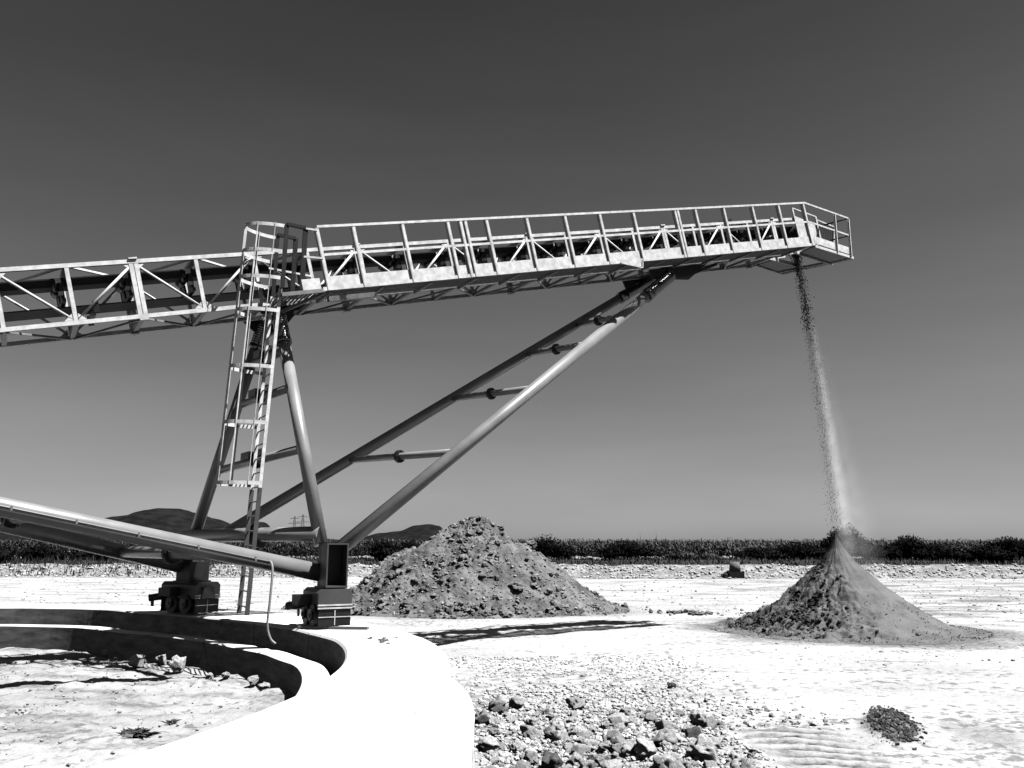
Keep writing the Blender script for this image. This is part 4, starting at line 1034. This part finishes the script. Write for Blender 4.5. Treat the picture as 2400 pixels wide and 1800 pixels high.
# corn field
m = MB(); rt = random.Random(11)
def corn(x, y, h, leaves):
    g0 = 1.03; p = V3((x, y, g0)); t = p + V3((rt.gauss(0, .06), rt.gauss(0, .06), h)); b = len(m.v); s_ = V3((.018, 0, 0))
    m.v += [p - s_, p + s_, t + s_, t - s_]; m.face([b, b + 1, b + 2, b + 3])
    for k in range(leaves):
        q = lerp(p, t, .25 + .7 * k / leaves); a = rt.uniform(0, 6.28); dx = V3((cos(a), sin(a), 0)); ln = rt.uniform(.32, .6); s2 = V3((-sin(a), cos(a), 0)) * .04 + V3((0, 0, .02))
        q1 = q + dx * ln * .5 + Z * ln * .5; q2 = q + dx * ln + Z * ln * rt.uniform(-.1, .45); b = len(m.v)
        m.v += [q - s2 * .6, q + s2 * .6, q1 + s2, q1 - s2, q2]; m.face([b, b + 1, b + 2, b + 3]); m.face([b + 3, b + 2, b + 4])
    b = len(m.v); q = t + Z * rt.uniform(.02, .1) + V3((rt.gauss(0, .06), 0, 0)); m.v += [t - s_ * 1.5, t + s_ * 1.5, q]; m.face([b, b + 1, b + 2])
for r_ in range(9):
    y = 65 + .75 * r_
    x = -46.0
    while x < 50:
        corn(x, y + rt.gauss(0, .08), rt.gauss(1.34 + .12 * noise.noise(V3((x * .25, y, 1))), .09), 8 if r_ < 4 else 5); x += rt.uniform(.16, .30) * (1 if r_ < 5 else 1.3)
for i in range(2500):
    y = 72 + 120 * rt.random() ** 2; corn(rt.uniform(-.68, .72) * y, y, rt.gauss(1.4, .1), 3)
b = len(m.v); NX, NY = 60, 20
for j in range(NY + 1):
    for i in range(NX + 1): x, y = -420 + 840 * i / NX, 71 + 500 * (j / NY) ** 2; m.v.append(V3((x, y, 2.05 + .1 * noise.noise(V3((x, y, 1))))))
for j in range(NY):
    for i in range(NX): q = b + j * (NX + 1) + i; m.face([q, q + 1, q + NX + 2, q + NX + 1])
b = len(m.v); m.v += [V3((-420, 71, .8)), V3((420, 71, .8)), V3((420, 71, 2.05)), V3((-420, 71, 2.05))]; m.face([b, b + 1, b + 2, b + 3])
o = m.build('corn_field', M['corn']); tag(o, 'dark tall corn field stretching along the horizon beyond the bank', 'corn field', None, 'stuff')

# ================================================================== pylons and poles far away
def pylon(px, top, bot, dist, label):
    x = (px - 1200) / F * dist; h = CAM.z + (1285 - top) / F * dist; c = V3((x, dist, 0)); o = thing('pylon', c, label, 'pylon', 'power pylons on the horizon')
    k = h / 40; th_ = .5
    m = MB()
    for sx in (-1, 1):
        for sy in (-1, 1): m.bar(c + V3((sx * 3.2 * k, sy * 3.2 * k, 0)), c + V3((sx * .5 * k, sy * .5 * k, h)), .28 * k, .28 * k)
    for i in range(9):
        z0, z1 = h * i / 9, h * (i + 1) / 9; r0, r1 = 3.2 * k * (1 - i / 9 * .84), 3.2 * k * (1 - (i + 1) / 9 * .84)
        m.bar(c + V3((-r0, 0, z0)), c + V3((r1, 0, z1)), .16 * k, .16 * k); m.bar(c + V3((r0, 0, z0)), c + V3((-r1, 0, z1)), .16 * k, .16 * k)
    m.build('mast', M['pole'], o)
    for zf, wd in ((.93, 5.5), (.78, 7.5), (.63, 6.5)):
        m = MB(); m.bar(c + V3((-wd * k, 0, h * zf)), c + V3((wd * k, 0, h * zf)), .35 * k, .45 * k); m.bar(c + V3((-wd * k, 0, h * zf)), c + V3((0, 0, h * (zf + .05))), .16 * k, .16 * k); m.bar(c + V3((wd * k, 0, h * zf)), c + V3((0, 0, h * (zf + .05))), .16 * k, .16 * k); m.build('cross_arm', M['pole'], o)
pylon(697, 1212, 1240, 1500, 'lattice power pylon far off, left one of the pair behind the front leg')
pylon(716, 1208, 1240, 1400, 'lattice power pylon far off, right one of the pair, next to the front leg')
for px, top, lab in ((1496, 1249, 'thin distant mast above the corn, left of a taller one'), (1533, 1246, 'thin distant mast above the corn, the taller of two between the piles'), (2138, 1256, 'thin distant mast above the corn behind the dark tree right of the cone')):
    dist = 900; x = (px - 1200) / F * dist; h = CAM.z + (1285 - top) / F * dist; m = MB(); c = V3((x, dist, 0)); m.tube([c, c + Z * h], [.45, .3], 8); m.bar(c + V3((-1.4, 0, h * .55)), c + V3((1.4, 0, h * .55)), .4, .4)
    o = m.build('mast', M['pole'], None, c); tag(o, lab, 'mast', 'distant masts on the horizon')
